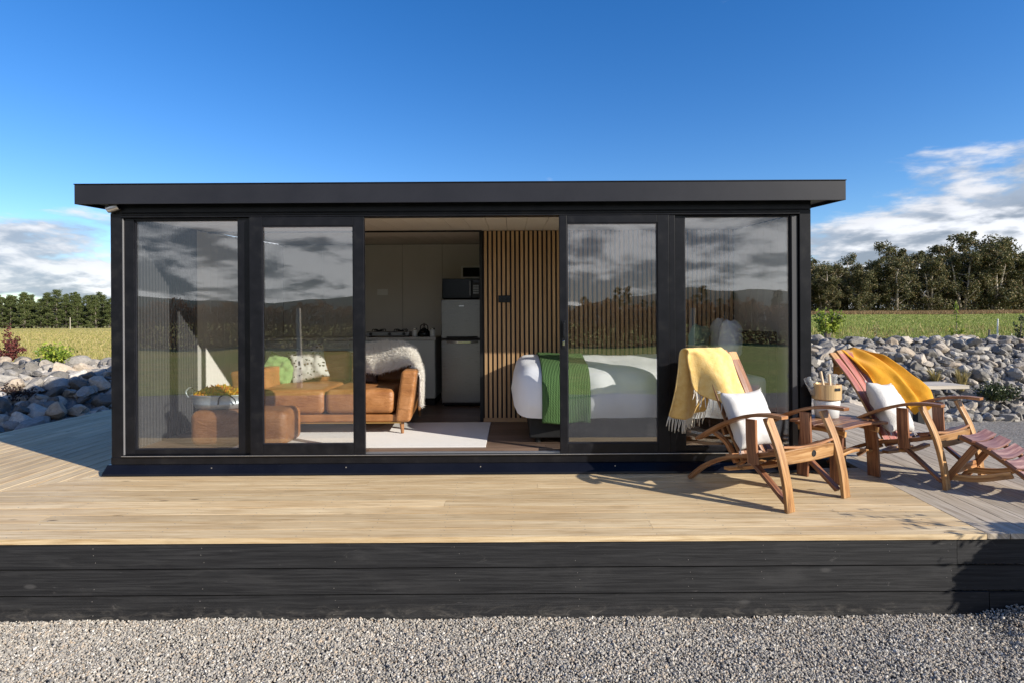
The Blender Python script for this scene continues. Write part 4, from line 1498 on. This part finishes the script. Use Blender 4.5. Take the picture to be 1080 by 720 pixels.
C1 = (2.20, 4.09, 0.0)
A1 = R(29.4)
C2 = (3.665, 4.61, 0.0)
A2 = R(32.0)
make_chair('lounge_chair', C1, A1, 'barrel stave lounge chair with pale yellow fringed throw, standing before the glass', 'wine')
make_chair('lounge_chair', C2, A2, 'barrel stave lounge chair with faded red slats under a mustard blanket', 'wine_pale', 0.07)


def pillow_mesh(mb, w, h, t, seed=0, n=26, pinch=0.12):
    def mk(sgn):
        def fn(u, v):
            a, b = 2 * u - 1, 2 * v - 1
            k = max(0.0, (1 - a ** 4) * (1 - b ** 4)) ** 0.55
            e = 1 - pinch * (1 - a * a) * (b * b) * 0.8
            e2 = 1 - pinch * (1 - b * b) * (a * a) * 0.8
            x = a * w / 2 * e2
            y = b * h / 2 * e
            wr = 0.022 * nz(a * 2.5 + seed, b * 2.5, sgn * 3.0) + 0.012 * nz(a * 6, b * 6 + seed, 1.0)
            return (x, sgn * (t / 2 * k + wr * k), y)
        return fn
    mb.grid(mk(1), n, n)
    mb.grid(mk(-1), n, n)
    return mb


def cushion(name, loc, rot, w, h, t, mat, label, cat, seed=0, tassel=None):
    mb = pillow_mesh(MB(), w, h, t, seed)
    o = mb.build(name, mat, None, smooth=True, weld=True)
    o.location = loc
    o.rotation_euler = rot
    tag(o, label, cat)
    if tassel:
        tb = MB()
        rr = random.Random(seed)
        for sx in (-1, 1):
            for sz in (-1, 1):
                for k in range(6):
                    b0 = Vector((sx * w * .49, 0, sz * h * .49))
                    tb.tube([b0, b0 + Vector((sx * rr.uniform(.005, .03), rr.uniform(-.01, .01), sz * rr.uniform(.0, .03) - .01))], 0.003, 0.002, 4, 1)
        tb.build('tassel', tassel, o, fix=False)
    return o


def loc_w(C, A, p):
    c, s = math.cos(A), math.sin(A)
    return (C[0] + p[0] * c - p[1] * s, C[1] + p[0] * s + p[1] * c, C[2] + p[2])


cushion('cushion', loc_w(C1, A1, (-.115, .485, .56)), (R(-25), R(0), A1 + R(-2)), .45, .46, .16, 'white_linen',
        'square white cushion leaning on the chair with the pale yellow throw', 'cushion', 3, 'white_linen')
cushion('cushion', loc_w(C2, A2, (-.12, .50, .565)), (R(-27), R(6), A2 + R(2)), .45, .46, .16, 'white_linen',
        'square white cushion half under the mustard blanket', 'cushion', 9, 'white_linen')


# throws
def back_line(z, recl=0.0):
    """y of the front face of the back slats at height z"""
    t = (z - .235) / (1.065 - .235)
    return .485 + (.90 + recl - .485) * (t ** 0.92) - 0.03


def throw_one():
    root = empty('throw_blanket', C1, A1, 'pale yellow wool throw with cream fringe hung over the wooden chair back', 'throw')
    mb = MB()
    NU, NV = 22, 34
    edge_f, edge_b = [], []

    def fn(u, v):
        # u across (0 = left), v from back hem (0) over the top (0.5) to the front hem (1)
        if v < 0.46:
            s = (0.46 - v) / 0.46
            x = -.37 + (.37 + .02) * u - .01 * s
            y = .955 - .02 * math.sin(s * PI) + .115 * s + .026 * math.sin(u * 9 + 1) * s
            z = 1.075 - s * (.56 + .03 * math.sin(u * 4))
        elif v < 0.56:
            s = (v - 0.46) / 0.10
            x = -.37 + (.37 + .05) * u + .02 * s * (1 - u)
            y = .955 - .075 * s
            z = 1.075 + .022 * math.sin(s * PI)
        else:
            s = (v - 0.56) / 0.44
            L = .32 + .32 * u
            xl = -.35 + .05 * s
            x = xl + (.075 - xl) * u - 0.02 * s * u
            z = 1.075 - s * L
            m_ = sstep(0.10, 0.34, u)
            y = (.905 - .02 * s) * (1 - m_) + (back_line(z) - .034) * m_ + .016 * math.sin(u * 8.0 + s * 2) * min(1, s * 3) - .014 * s
        z += 0.006 * nz(u * 5, v * 9, 3.3)
        y += 0.016 * nz(u * 5, v * 7, 7.7) + .012 * math.sin(u * 17 + v * 3)
        return (x, y, z)
    mb.grid(fn, NU, NV)
    mb.build('blanket', 'yellow_throw', root, smooth=True, solid=0.012, subsurf=1)
    rr = random.Random(4)
    for vv in (0.0, 1.0):
        fr = MB()
        for k in range(38):
            p = Vector(fn(k / 37, vv))
            ln = rr.uniform(.07, .13)
            dy = -0.01 if vv else 0.012
            sx = rr.uniform(-.02, .02) - (0.03 if vv else 0)
            fr.tube([p, p + Vector((sx * .4, dy, -ln * .5)), p + Vector((sx, dy * 1.5 + rr.uniform(-.01, .01), -ln))], .0045, .003, 5, 2)
        fr.build('fringe', 'fringe', root, fix=False, smooth=True)


throw_one()


def throw_two():
    mb = MB()

    def fn(u, v):
        # v: 0 behind the top, 1 at the arm; u: left to right
        tl, tr = Vector((-.02, .985, 1.03)), Vector((.255, 1.005, 1.03))
        bl, br = Vector((.15, .50, .565)), Vector((.375, .41, .66))
        if v < 0.12:
            s = (0.12 - v) / 0.12
            p = tl.lerp(tr, u) + Vector((0, .055, -.02 - .22 * s + .02 * u))
        else:
            s = (v - 0.12) / 0.88
            if s < 0.78:
                q = s / 0.78
                a = tl.lerp(bl, q); b = tr.lerp(br, q)
                p = a.lerp(b, u)
                sag = math.sin(q * PI)
                p += Vector((-.02 * sag * (1 - u), -.02 * sag, -.055 * sag * (1 - u) + .075 * sag * u))
                p.z += .022
            else:
                q = (s - 0.78) / 0.22
                a = bl.lerp(Vector((.22, .44, .50)), q); b = br.lerp(Vector((.42, .36, .54)), q)
                p = a.lerp(b, u)
                p.z += .022 * (1 - q)
        fold = .024 * math.sin(u * 11 + v * 4.5 + 3.0 * nz(u * 2.2, v * 2.6)) * min(1, v * 4)
        p += Vector((.02 * nz(u * 3, v * 4, 2.2), -fold * .5, fold)) + Vector((0, 0, .010 * nz(u * 7, v * 9, 5.0)))
        return p
    mb.grid(fn, 40, 44)
    o = mb.build('throw_blanket', 'mustard', None, smooth=True, solid=0.010, subsurf=1, loc=C2, rz=A2)
    tag(o, 'plain mustard yellow blanket draped from the chair back over its armrest', 'throw')


throw_two()

# footrest in front of the second chair
ft = empty('footrest', C2, A2, 'sloping barrel stave footrest in front of the chair with the mustard blanket', 'footrest')
ys_ = [(-.09, .405), (-.185, .368), (-.275, .315), (-.36, .255), (-.44, .19), (-.515, .115)]
for k, (yy, zz) in enumerate(ys_):
    MB().sweep([(-.235, yy, zz), (-.08, yy, zz - .020), (.08, yy, zz - .020), (.235, yy, zz)], (0, .82, .57 if k > 1 else .35), .088, .020, 6, 0.05, 0, 1, 0.0).build('slat', 'purple', ft, 0.003)
for s in (-1, 1):
    MB().sweep([(s * .17, -.03, .40), (s * .17, -.20, .325), (s * .17, -.40, .19), (s * .17, -.585, .02)], (1, 0, 0), .045, .032, 6).build('side_rail', 'oak_brown', ft, 0.003)
    MB().sweep([(s * .205, -.14, .345), (s * .205, -.02, .16), (s * .205, .075, .012)], (1, 0, 0), .030, .05, 5).build('leg', 'oak_brown', ft, 0.003)
    MB().sweep([(s * .195, .05, .075), (s * .195, -.15, .10), (s * .195, -.36, .175)], (1, 0, 0), .026, .05, 5).build('stretcher', 'oak_gold', ft, 0.003)
MB().sweep([(-.19, -.005, .14), (.19, -.005, .14)], (0, 0, 1), .06, .022, 4).build('cross_stave', 'oak_brown', ft, 0.003)

# side table between the chairs
TB = (2.78, 4.86, 0.0)
TA = R(27)
tb_ = empty('side_table', TB, TA, 'small barrel stave side table between the two wooden lounge chairs', 'side table')
for k in range(5):
    y = -.20 + .10 * k
    hw = (.30, .36, .38, .36, .30)[k]
    MB().sweep([(-hw, y, .462), (0, y, .478), (hw, y, .462)], (0, 1, 0), .096, .022, 8, 0.12).build('top_stave', 'oak_brown' if k % 2 else 'wine', tb_, 0.004)
for sx in (-1, 1):
    for sy in (-1, 1):
        MB().sweep([(sx * .215, sy * .14, .444), (sx * .245, sy * .145, .22), (sx * .255, sy * .15, 0.0)], (0, 1, 0), .10, .026, 6).build('leg', 'wine', tb_, 0.004)
    MB().sweep([(sx * .222, -.21, .405), (sx * .222, 0, .425), (sx * .222, .21, .405)], (0, 0, 1), .045, .026, 6).build('cross_rail', 'oak_gold', tb_, 0.003)
for sy in (-1, 1):
    MB().sweep([(-.232, sy * .125, .215), (0, sy * .125, .245), (.232, sy * .125, .215)], (0, 1, 0), .055, .024, 8).build('stretcher', 'oak_gold', tb_, 0.003)

# ice bucket on the side table, with wrapped glasses and tongs
bx, by, _ = at(872, 440, 4.93)
bk = empty('bucket', (bx, by, 0.488), R(20), 'round bucket with champagne coloured band and black label on the side table', 'bucket')
MB().lathe([(0.080, 0.0), (0.092, 0.004), (0.100, 0.095), (0.104, 0.142), (0.098, 0.150)], 36).build('body', 'bucket_white', bk, smooth=True)
MB().lathe([(0.1015, 0.155), (0.113, 0.157), (0.115, 0.162), (0.115, 0.285), (0.112, 0.289), (0.105, 0.287), (0.102, 0.16)], 36).build('band', 'gold_band', bk, 0.001, smooth=False)
lb = MB()
for k in range(6):
    a0 = -PI / 2 - .30 + .085 * k
    a1 = a0 + .085
    lb.face([(0.1168 * math.cos(a0), 0.1168 * math.sin(a0), .238), (0.1168 * math.cos(a1), 0.1168 * math.sin(a1), .238), (0.1168 * math.cos(a1), 0.1168 * math.sin(a1), .262), (0.1168 * math.cos(a0), 0.1168 * math.sin(a0), .262)])
lb.build('label_plate', 'matt_black', bk, solid=0.002, weld=True)
for (dx, dy, ax, ay, ln, r0, r1, mat, nm, lab, ct) in (
        (-.045, .0, -.38, .05, .36, .020, .030, 'clear', 'wine_glass', 'clear wrapped glass leaning out over the near side of the bucket', 'glass'),
        (.035, .02, .10, -.10, .37, .018, .030, 'clear', 'wine_glass', 'clear upright glass standing in the bucket behind the wooden tongs', 'glass'),
        (-.005, -.03, -.20, -.02, .40, .008, .012, 'pale_wood', 'tongs', 'pale wooden tongs standing in the bucket', 'tongs')):
    g = MB()
    d = Vector((ax, ay, 1)).normalized()
    b0 = Vector((0, 0, 0))
    if nm == 'wine_glass':
        g.tube([b0, b0 + d * ln * .35, b0 + d * ln * .55], .007, .007, 8, 2)
        g.tube([b0 + d * ln * .55, b0 + d * ln * .68, b0 + d * ln], r0, r1, 14, 4)
    else:
        g.tube([b0, b0 + d * ln], r0, r1, 8, 2)
        g.tube([b0 + Vector((.03, 0, 0)), b0 + Vector((.03, 0, 0)) + (d + Vector((.12, .03, 0))).normalized() * ln * .92], r0, r1, 8, 2)
    tag(g.build(nm, mat, None, smooth=True, loc=loc_w((bx, by, .495), R(20), (dx, dy, 0))), lab, ct)

# outdoor table by the boulder bank
ox, oy, _ = at(975, 404, 9.4)
ot = empty('outdoor_table', (ox - 0.1, oy, height(ox, oy) + 0.006), R(4), 'pale plank table on a dark post standing on the gravel by the boulders', 'table')
t = MB()
for k in range(4):
    t.box((-.62, -.30 + k * .152, .74), (.62, -.30 + k * .152 + .147, .80))
t.build('tabletop', 'grey_wood', ot, 0.004)
t = MB().box((-.06, -.06, 0), (.06, .06, .695))
t.box((-.26, -.045, .6955), (.26, .045, .7385))
t.build('post', 'matt_black', ot, 0.004)
t = MB().box((.062, -.055, .22), (.24, .055, .66))
t.build('side_panel', 'grey_wood', ot, 0.004)

# ------------------------------------------------------------------ interior
tag(MB().box((-2.55, 5.16, FLOOR + .001), (-.245, 6.42, FLOOR + .013)).build('rug', 'rug', None, 0.004), 'pale rectangular rug on the dark floor in front of the sofa', 'rug')
# sofa
sf_ = empty('sofa', (0, 0, 0), 0, 'tan leather sofa with brass trim and tapered legs behind the glass', 'sofa')
SF, SB = 5.74, 6.95
for (xa, xb) in ((-2.615, -1.905), (-1.900, -1.195)):
    c = MB().box((xa, SF, .405), (xb, SB - .22, .655))
    o = c.build('seat_cushion', 'leather', sf_)
    bv = o.modifiers.new('b', 'BEVEL'); bv.width = 0.06; bv.segments = 5
    for p_ in o.data.polygons:
        p_.use_smooth = True
    c = MB().box((xa + .01, SB - .30, .62), (xb - .01, SB - .12, 1.0), Matrix.Rotation(R(-10), 3, 'X'))
    o = c.build('back_cushion', 'leather', sf_)
    bv = o.modifiers.new('b', 'BEVEL'); bv.width = 0.06; bv.segments = 5
    for p_ in o.data.polygons:
        p_.use_smooth = True
c = MB().box((-2.64, SF + .015, .325), (-1.17, SB, .400))
c.box((-2.64, SB - .11, .4005), (-1.17, SB, .97))
c.build('sofa_frame', 'leather', sf_, 0.015)
c = MB().box((-2.70, SF + .005, .312), (-1.13, SF + .03, .324))
c.build('trim', 'gold_trim', sf_, 0.002)
for s, xi in ((-1, -2.62), (1, -1.19)):
    arm = MB()
    b = len(arm.v)
    arm.box((0, SF - .02, .325), (.16, SB, .845))
    for i in range(b, b + 8):
        vx, vy, vz = arm.v[i]
        off = s * (0.07 * (vz - .325) / .52)
        arm.v[i] = (xi + s * vx + off - s * .11 * (vy - SF) / (SB - SF), vy, vz)
    o = arm.build('armrest', 'leather', sf_)
    bv = o.modifiers.new('b', 'BEVEL'); bv.width = 0.035; bv.segments = 4
for xx in (-2.66, -1.13):
    for yy in (SF + .06, SB - .07):
        MB().tube([(xx, yy, .324), (xx + .01, yy - .01, FLOOR + .013)], .026, .014, 12, 2).build('leg', 'oak_brown', sf_)


# sheepskin over the right end
def sheep(u, v):
    # v runs along the sofa and over the arm to the outside; u from the back down to the front
    A = [Vector((-1.80, 6.66, 1.04)), Vector((-1.50, 6.64, 1.09)), Vector((-1.26, 6.62, 1.08)), Vector((-1.12, 6.56, .99)), Vector((-1.045, 6.50, .80)), Vector((-1.05, 6.46, .52))]
    B = [Vector((-1.76, 6.42, .80)), Vector((-1.48, 6.34, .76)), Vector((-1.25, 6.16, .84)), Vector((-1.08, 6.02, .90)), Vector((-.965, 5.98, .76)), Vector((-.975, 6.02, .44))]
    k = v * 5; i = min(4, int(k)); t_ = k - i
    a = A[i].lerp(A[i + 1], t_); b = B[i].lerp(B[i + 1], t_)
    p = a.lerp(b, u)
    p.z += .07 * math.sin(u * PI) * (1 - sstep(.65, .85, v)) + .015 * nz(u * 4, v * 6)
    p.y += -.05 * math.sin(u * PI)
    return p


sk = empty('sheepskin', (0, 0, 0), 0, 'shaggy white sheepskin thrown over the end of the leather sofa', 'sheepskin')
MB().grid(sheep, 18, 26).build('hide', 'fur', sk, smooth=True, solid=0.02)
rr = random.Random(5)
fv, ff = [], []
for k in range(26000):
    u, v = rr.random(), rr.random()
    p = sheep(u, v)
    du = sheep(min(1, u + .02), v) - sheep(max(0, u - .02), v)
    dv = sheep(u, min(1, v + .02)) - sheep(u, max(0, v - .02))
    nn = dv.cross(du)
    if nn.length < 1e-9:
        continue
    nn.normalize()
    if nn.dot(Vector((0.5, -0.6, 0.6))) < 0:
        nn = -nn
    ln = rr.uniform(.03, .065)
    d = (nn + Vector((rr.gauss(0, .6), rr.gauss(0, .6), rr.gauss(0, .6) - .45))).normalized() * ln
    sd = d.cross(Vector((rr.gauss(0, 1), rr.gauss(0, 1), rr.gauss(0, 1)))).normalized() * .0032
    i = len(fv)
    fv += [p - sd, p + sd, p + d]
    ff.append((i, i + 1, i + 2))
np_mesh('fleece', np.array([q[:] for q in fv]), np.array(ff), 'fur', sk)


def leopard_mat():
    def build(T):
        co = T.n('ShaderNodeTexCoord').outputs['Object']
        mp = T.n('ShaderNodeMapping', {0: co, 3: (1.0, 0.05, 1.25)}).outputs[0]
        vo = T.n('ShaderNodeTexVoronoi', {'Vector': mp, 'Scale': 24.0, 'Randomness': 0.8}).outputs['Distance']
        spot = T.maprange(vo, 0.30, 0.36, 1.0, 0.0)
        inner = T.maprange(vo, 0.12, 0.18, 1.0, 0.0)
        c = T.mix(spot, (0.42, 0.42, 0.39), (0.03, 0.026, 0.02))
        c = T.mix(inner, c, (0.40, 0.24, 0.10))
        return {'Base Color': c}
    return pbr('spotted_cushion', build, rough=0.9)


cushion('cushion', (-2.36, 6.56, .86), (R(-18), R(-14), R(8)), .44, .42, .15, leopard_mat(), 'pale cushion with dark animal spots on the leather sofa', 'cushion', 21)
cushion('cushion', (-2.66, 6.50, .80), (R(-30), R(18), R(-5)), .40, .36, .14, 'lime', 'pale green cushion at the far end of the leather sofa', 'cushion', 22)
cushion('cushion', (-1.66, 6.45, .76), (R(-20), R(4), R(0)), .30, .24, .10, 'leather_dark', 'small dark brown cushion against the sheepskin', 'cushion', 23)

# ottoman with the tub
o = MB().box((-2.99, 5.24, FLOOR + .001), (-2.09, 5.66, .52)).build('ottoman', 'leather', None)
bv = o.modifiers.new('b', 'BEVEL'); bv.width = 0.07; bv.segments = 6
for p_ in o.data.polygons:
    p_.use_smooth = True
tag(o, 'tan leather ottoman with rounded edges right behind the glass', 'ottoman')
tu = empty('tub', (-2.80, 5.45, .522), 0, 'oval galvanised tub standing on the leather ottoman', 'tub')
MB().lathe([(0.20, 0.0), (0.225, 0.006), (0.25, 0.045), (0.252, 0.055), (0.246, 0.060), (0.262, 0.125), (0.270, 0.132), (0.262, 0.136), (0.245, 0.06), (0.215, 0.012), (0.0001, 0.010)], 40, sy=0.62).build('body', 'galv', tu, smooth=True)
for s in (-1, 1):
    MB().tube([(s * .265 - .0, -.06, .10), (s * .285, -.075, .16), (s * .29, 0, .195), (s * .285, .075, .16), (s * .265, .06, .10)], .007, .007, 8, 5).build('handle', 'galv', tu, smooth=True)
MB().tube([(.06, -.155, .055), (.085, -.18, .12), (.15, -.175, .15), (.205, -.15, .105), (.215, -.13, .06)], .006, .006, 8, 5).build('handle', 'matt_black', tu, smooth=True)
r = np.random.default_rng(3)
m = 700
ang = r.uniform(0, 6.28, m); rad = np.sqrt(r.random(m)) * 0.235
c = np.stack([rad * np.cos(ang), rad * np.sin(ang) * .62, .10 + .075 * (1 - (rad / .24) ** 2) + r.uniform(0, .035, m)], -1)
v, f = leaf_quads(c, np.full(m, .06), r, 0.4, 0.4)
tag(np_mesh('flowers', v, f, 'yellow_petal', None, loc=(-2.80, 5.45, .522)), 'yellow and orange flowers heaped in the galvanised tub', 'flowers')

# kitchen bench
kc = empty('kitchen_counter', (0, 0, 0), 0, 'pale grey kitchen bench against the back wall', 'kitchen counter')
KX1, KY = -1.045, 7.80
MB().box((XL + .1, KY - .02, 1.085), (KX1, BACK - .014, 1.125)).build('benchtop', 'bench', kc, 0.003)
MB().box((XL + .1, KY + .02, FLOOR + .10), (KX1 - .015, BACK - .015, 1.084)).build('carcass', 'cabinet', kc, 0.002)
for k in range(4):
    x0 = KX1 - .018 - (k + 1) * .58
    MB().box((x0 + .002, KY, FLOOR + .105), (x0 + .576, KY + .0185, 1.078)).build('door', 'cabinet', kc, 0.003)
MB().box((XL + .1, KY + .06, FLOOR + .001), (KX1 - .03, BACK - .016, FLOOR + .099)).build('kickboard', 'matt_black', kc)
# cooktop: slim steel two-burner
ck = empty('cooktop', (-1.70, 8.06, 1.1255), 0, 'low steel gas cooktop on the kitchen bench', 'cooktop')
MB().box((-.33, -.17, .012), (.27, .17, .075)).build('body', 'steel', ck, 0.008)
for x in (-.19, .12):
    MB().lathe([(.045, .0755), (.05, .085), (.03, .095)], 20, (x, 0.02, 0)).build('burner', 'matt_black', ck)
    g = MB()
    for a in range(4):
        ca, sa = math.cos(a * PI / 2 + .78), math.sin(a * PI / 2 + .78)
        g.tube([(x + ca * .035, .02 + sa * .035, .098), (x + ca * .10, .02 + sa * .10, .105), (x + ca * .11, .02 + sa * .11, .076)], .006, .006, 6, 2)
    g.build('pan_support', 'matt_black', ck)
for x in (-.26, .0, .2):
    kn = MB().lathe([(.020, 0), (.018, .022)], 16)
    kn.v = [(a + x, -.1705 - c_, b + .042) for a, b, c_ in kn.v]
    kn.build('knob', 'matt_black', ck)
for x in (-.30, .24):
    MB().box((x, -.14, 0), (x + .03, .14, .0115)).build('foot', 'matt_black', ck)
# kettle and jars
kt = empty('kettle', (-1.24, 8.02, 1.1255), R(-15), 'dark kettle with a knobbed lid on the bench beside the fridge', 'kettle')
MB().lathe([(.085, 0), (.092, .01), (.085, .06), (.06, .10), (.03, .112)], 24).build('body', 'gloss_black', kt, smooth=True)
MB().lathe([(.03, .113), (.028, .122), (.006, .127), (.006, .14), (.014, .148), (.008, .16), (.003, .19)], 16).build('lid', 'gloss_black', kt, smooth=True)
MB().tube([(-.06, 0, .085), (-.05, 0, .15), (0, 0, .175), (.05, 0, .15), (.06, 0, .085)], .007, .007, 8, 5).build('handle', 'gloss_black', kt, smooth=True)
MB().tube([(.07, 0, .055), (.11, 0, .075), (.13, 0, .11)], .016, .010, 8, 3).build('spout', 'gloss_black', kt, smooth=True)
for (x, hh, lab) in ((-1.36, .10, 'small glass jar on the bench between the cooktop and the dark kettle'), (-1.11, .10, 'small glass jar at the bench end next to the fridge')):
    j = MB().lathe([(.035, 0), (.038, .008), (.038, hh * .75), (.028, hh * .85), (.030, hh)], 18)
    jo = tag(j.build('jar', 'bucket_white', None, smooth=True, loc=(x, 7.95, 1.1255)), lab, 'jar')
    MB().lathe([(.032, hh + .0005), (.032, hh + .018)], 18).build('lid', 'chrome', jo)

# fridge
fg = empty('fridge', (-.685, 7.70, FLOOR), 0, 'brushed steel two door fridge beside the slatted wall', 'fridge')
MB().box((-.27, .055, .02), (.27, .66, 1.44)).build('body', 'fascia', fg, 0.006)
MB().box((-.275, 0, .05), (.275, .052, .895)).build('door', 'steel', fg, 0.010)
MB().box((-.275, 0, .915), (.275, .052, 1.445)).build('door', 'steel', fg, 0.010)
MB().sweep([(-.20, -.012, .872), (-.05, -.030, .866), (.10, -.030, .866), (.22, -.012, .872)], (0, 0, 1), .026, .014, 6).build('handle', 'chrome', fg, 0.003)
MB().sweep([(-.20, -.012, .935), (-.05, -.026, .932), (.10, -.026, .932), (.22, -.012, .935)], (0, 0, 1), .022, .012, 6).build('handle', 'matt_black', fg, 0.003)
MB().box((-.035, -.003, 1.345), (.035, -.0005, 1.362)).build('badge', 'chrome', fg, 0.001)
for x in (-.23, .23):
    MB().lathe([(.02, 0), (.02, .02)], 12, (x, .1, 0)).build('foot', 'matt_black', fg)
# microwave
mw = empty('microwave', (-.695, 7.78, FLOOR + 1.447), 0, 'black microwave oven on top of the steel fridge', 'microwave')
MB().box((-.26, .02, .012), (.26, .36, .285)).build('body', 'matt_black', mw, 0.008)
MB().box((-.258, 0, .016), (.145, .0195, .281)).build('door', 'gloss_black', mw, 0.004)
pn = MB().box((.150, 0, .016), (.258, .0195, .281)).build('control_panel', 'fascia', mw, 0.004)
MB().box((.165, -.003, .225), (.243, -.0003, .262)).build('display', 'gloss_black', pn, 0.001)
b_ = MB()
for i in range(3):
    for j in range(4):
        b_.box((.168 + i * .026, -.003, .075 + j * .032), (.188 + i * .026, -.0003, .097 + j * .032))
b_.build('buttons', 'steel', pn)
MB().box((.118, -.028, .05), (.134, -.008, .25)).build('handle', 'steel', mw, 0.004)
for x in (-.22, .22):
    MB().box((x - .02, .05, 0), (x + .02, .32, .0115)).build('foot', 'matt_black', mw)

# bed
bd = empty('bed', (0, 0, 0), 0, 'bed on a black base between the glass and the slatted wall', 'bed')
BX0, BX1, BY0, BY1 = .14, 2.38, 5.30, 6.46
MB().box((BX0 + .02, BY0 + .03, FLOOR + .05), (BX1, BY1 - .01, .50)).build('base', 'matt_black', bd, 0.012)
MB().box((BX0, BY0, .502), (BX1, BY1, .80)).build('mattress', 'white_linen', bd, 0.04)
MB().box((BX1 + .002, BY0 - .02, FLOOR), (BX1 + .08, BY1, 1.22)).build('headboard', 'matt_black', bd, 0.01)
for xx in (BX0 + .10, BX1 - .10):
    for yy in (BY0 + .10, BY1 - .10):
        MB().lathe([(.025, FLOOR), (.03, FLOOR + .049)], 12, (xx, yy, 0)).build('leg', 'matt_black', bd)


def duvet_fn(x0, x1, lift, zlow, seed, foot=True):
    def fn(u, v):
        # v: from the floor side at the front, over the top, to the far side; u along the bed
        x = x0 + (x1 - x0) * u
        path = [(BY0 - .075 - lift, zlow), (BY0 - .115 - lift, .58), (BY0 - .085 - lift, .78), (BY0 + .03, .885 + lift), (BY0 + .30, .94 + lift), (5.88, .965 + lift), (BY1 - .1, .95 + lift), (BY1 + .03, .86)]
        k = v * (len(path) - 1); i = min(len(path) - 2, int(k)); t_ = k - i
        P = [Vector((q[0], q[1], 0)) for q in path]
        a = P[max(i - 1, 0)]; b = P[i]; c_ = P[i + 1]; d = P[min(i + 2, len(P) - 1)]
        p = 0.5 * ((2 * b) + (c_ - a) * t_ + (2 * a - 5 * b + 4 * c_ - d) * t_ * t_ + (3 * b - a - 3 * c_ + d) * t_ ** 3)
        yy, zz = p.x, p.y
        if foot:
            e = max(0.0, 1 - (x - x0) / .16)
            cy, cz = 5.88, .62
            s_ = math.sqrt(max(0.0, 1 - e * e)) if e < 1 else 0.0
            s_ = 0.52 + 0.48 * s_
            yy = cy + (yy - cy) * s_
            zz = cz + (zz - cz) * s_
        hang = max(0, 1 - abs(yy - (BY0 - .09)) / .12)
        yy += .024 * math.sin(x * 15 + 2 * nz(x, zz, seed)) * hang
        zz += .020 * nz(x * 3, yy * 3, seed) + .008 * nz(x * 9, yy * 9, seed)
        zz = max(zz, zlow - .02)
        return (x, yy, zz)
    return fn


def duvet():
    mb = MB()
    fn = duvet_fn(.015, 2.12, 0, .435, 1.0)
    mb.grid(fn, 70, 48)
    # close the foot end
    ring = [mb.v[j * 71] for j in range(49)]
    cy = sum(q[1] for q in ring) / 49; cz = .66
    b = len(mb.v)
    mb.v.append((-.012, cy, cz))
    idx = [j * 71 for j in range(49)]
    for j in range(48):
        mb.f.append((idx[j + 1], idx[j], b)); mb.uv.append([(0, 0)] * 3); mb.mi.append(0)
    mb.f.append((idx[0], idx[48], b)); mb.uv.append([(0, 0)] * 3); mb.mi.append(0)
    o = mb.build('duvet', 'duvet', None, smooth=True)
    tag(o, 'plump white duvet spread over the bed', 'duvet')


duvet()
th = MB()
th.grid(duvet_fn(.27, .71, .016, .40, 1.0, False), 22, 48)
tag(th.build('bed_runner', 'green_throw', None, smooth=True, solid=0.012), 'green knitted runner across the foot of the bed', 'bed runner')
cushion('pillow', (2.16, 5.62, 1.13), (R(0), R(0), R(62)), .62, .42, .18, 'pillow_grey', 'pale grey pillow propped against the headboard nearest the glass', 'pillow', 31)
cushion('pillow', (2.24, 6.12, 1.15), (R(0), R(0), R(66)), .62, .42, .18, 'white_linen', 'white pillow at the head of the bed by the slatted wall', 'pillow', 32)
cushion('cushion', (1.95, 5.95, 1.10), (R(8), R(4), R(55)), .42, .38, .15, 'pillow_green', 'sage green cushion in front of the bed pillows', 'cushion', 33)
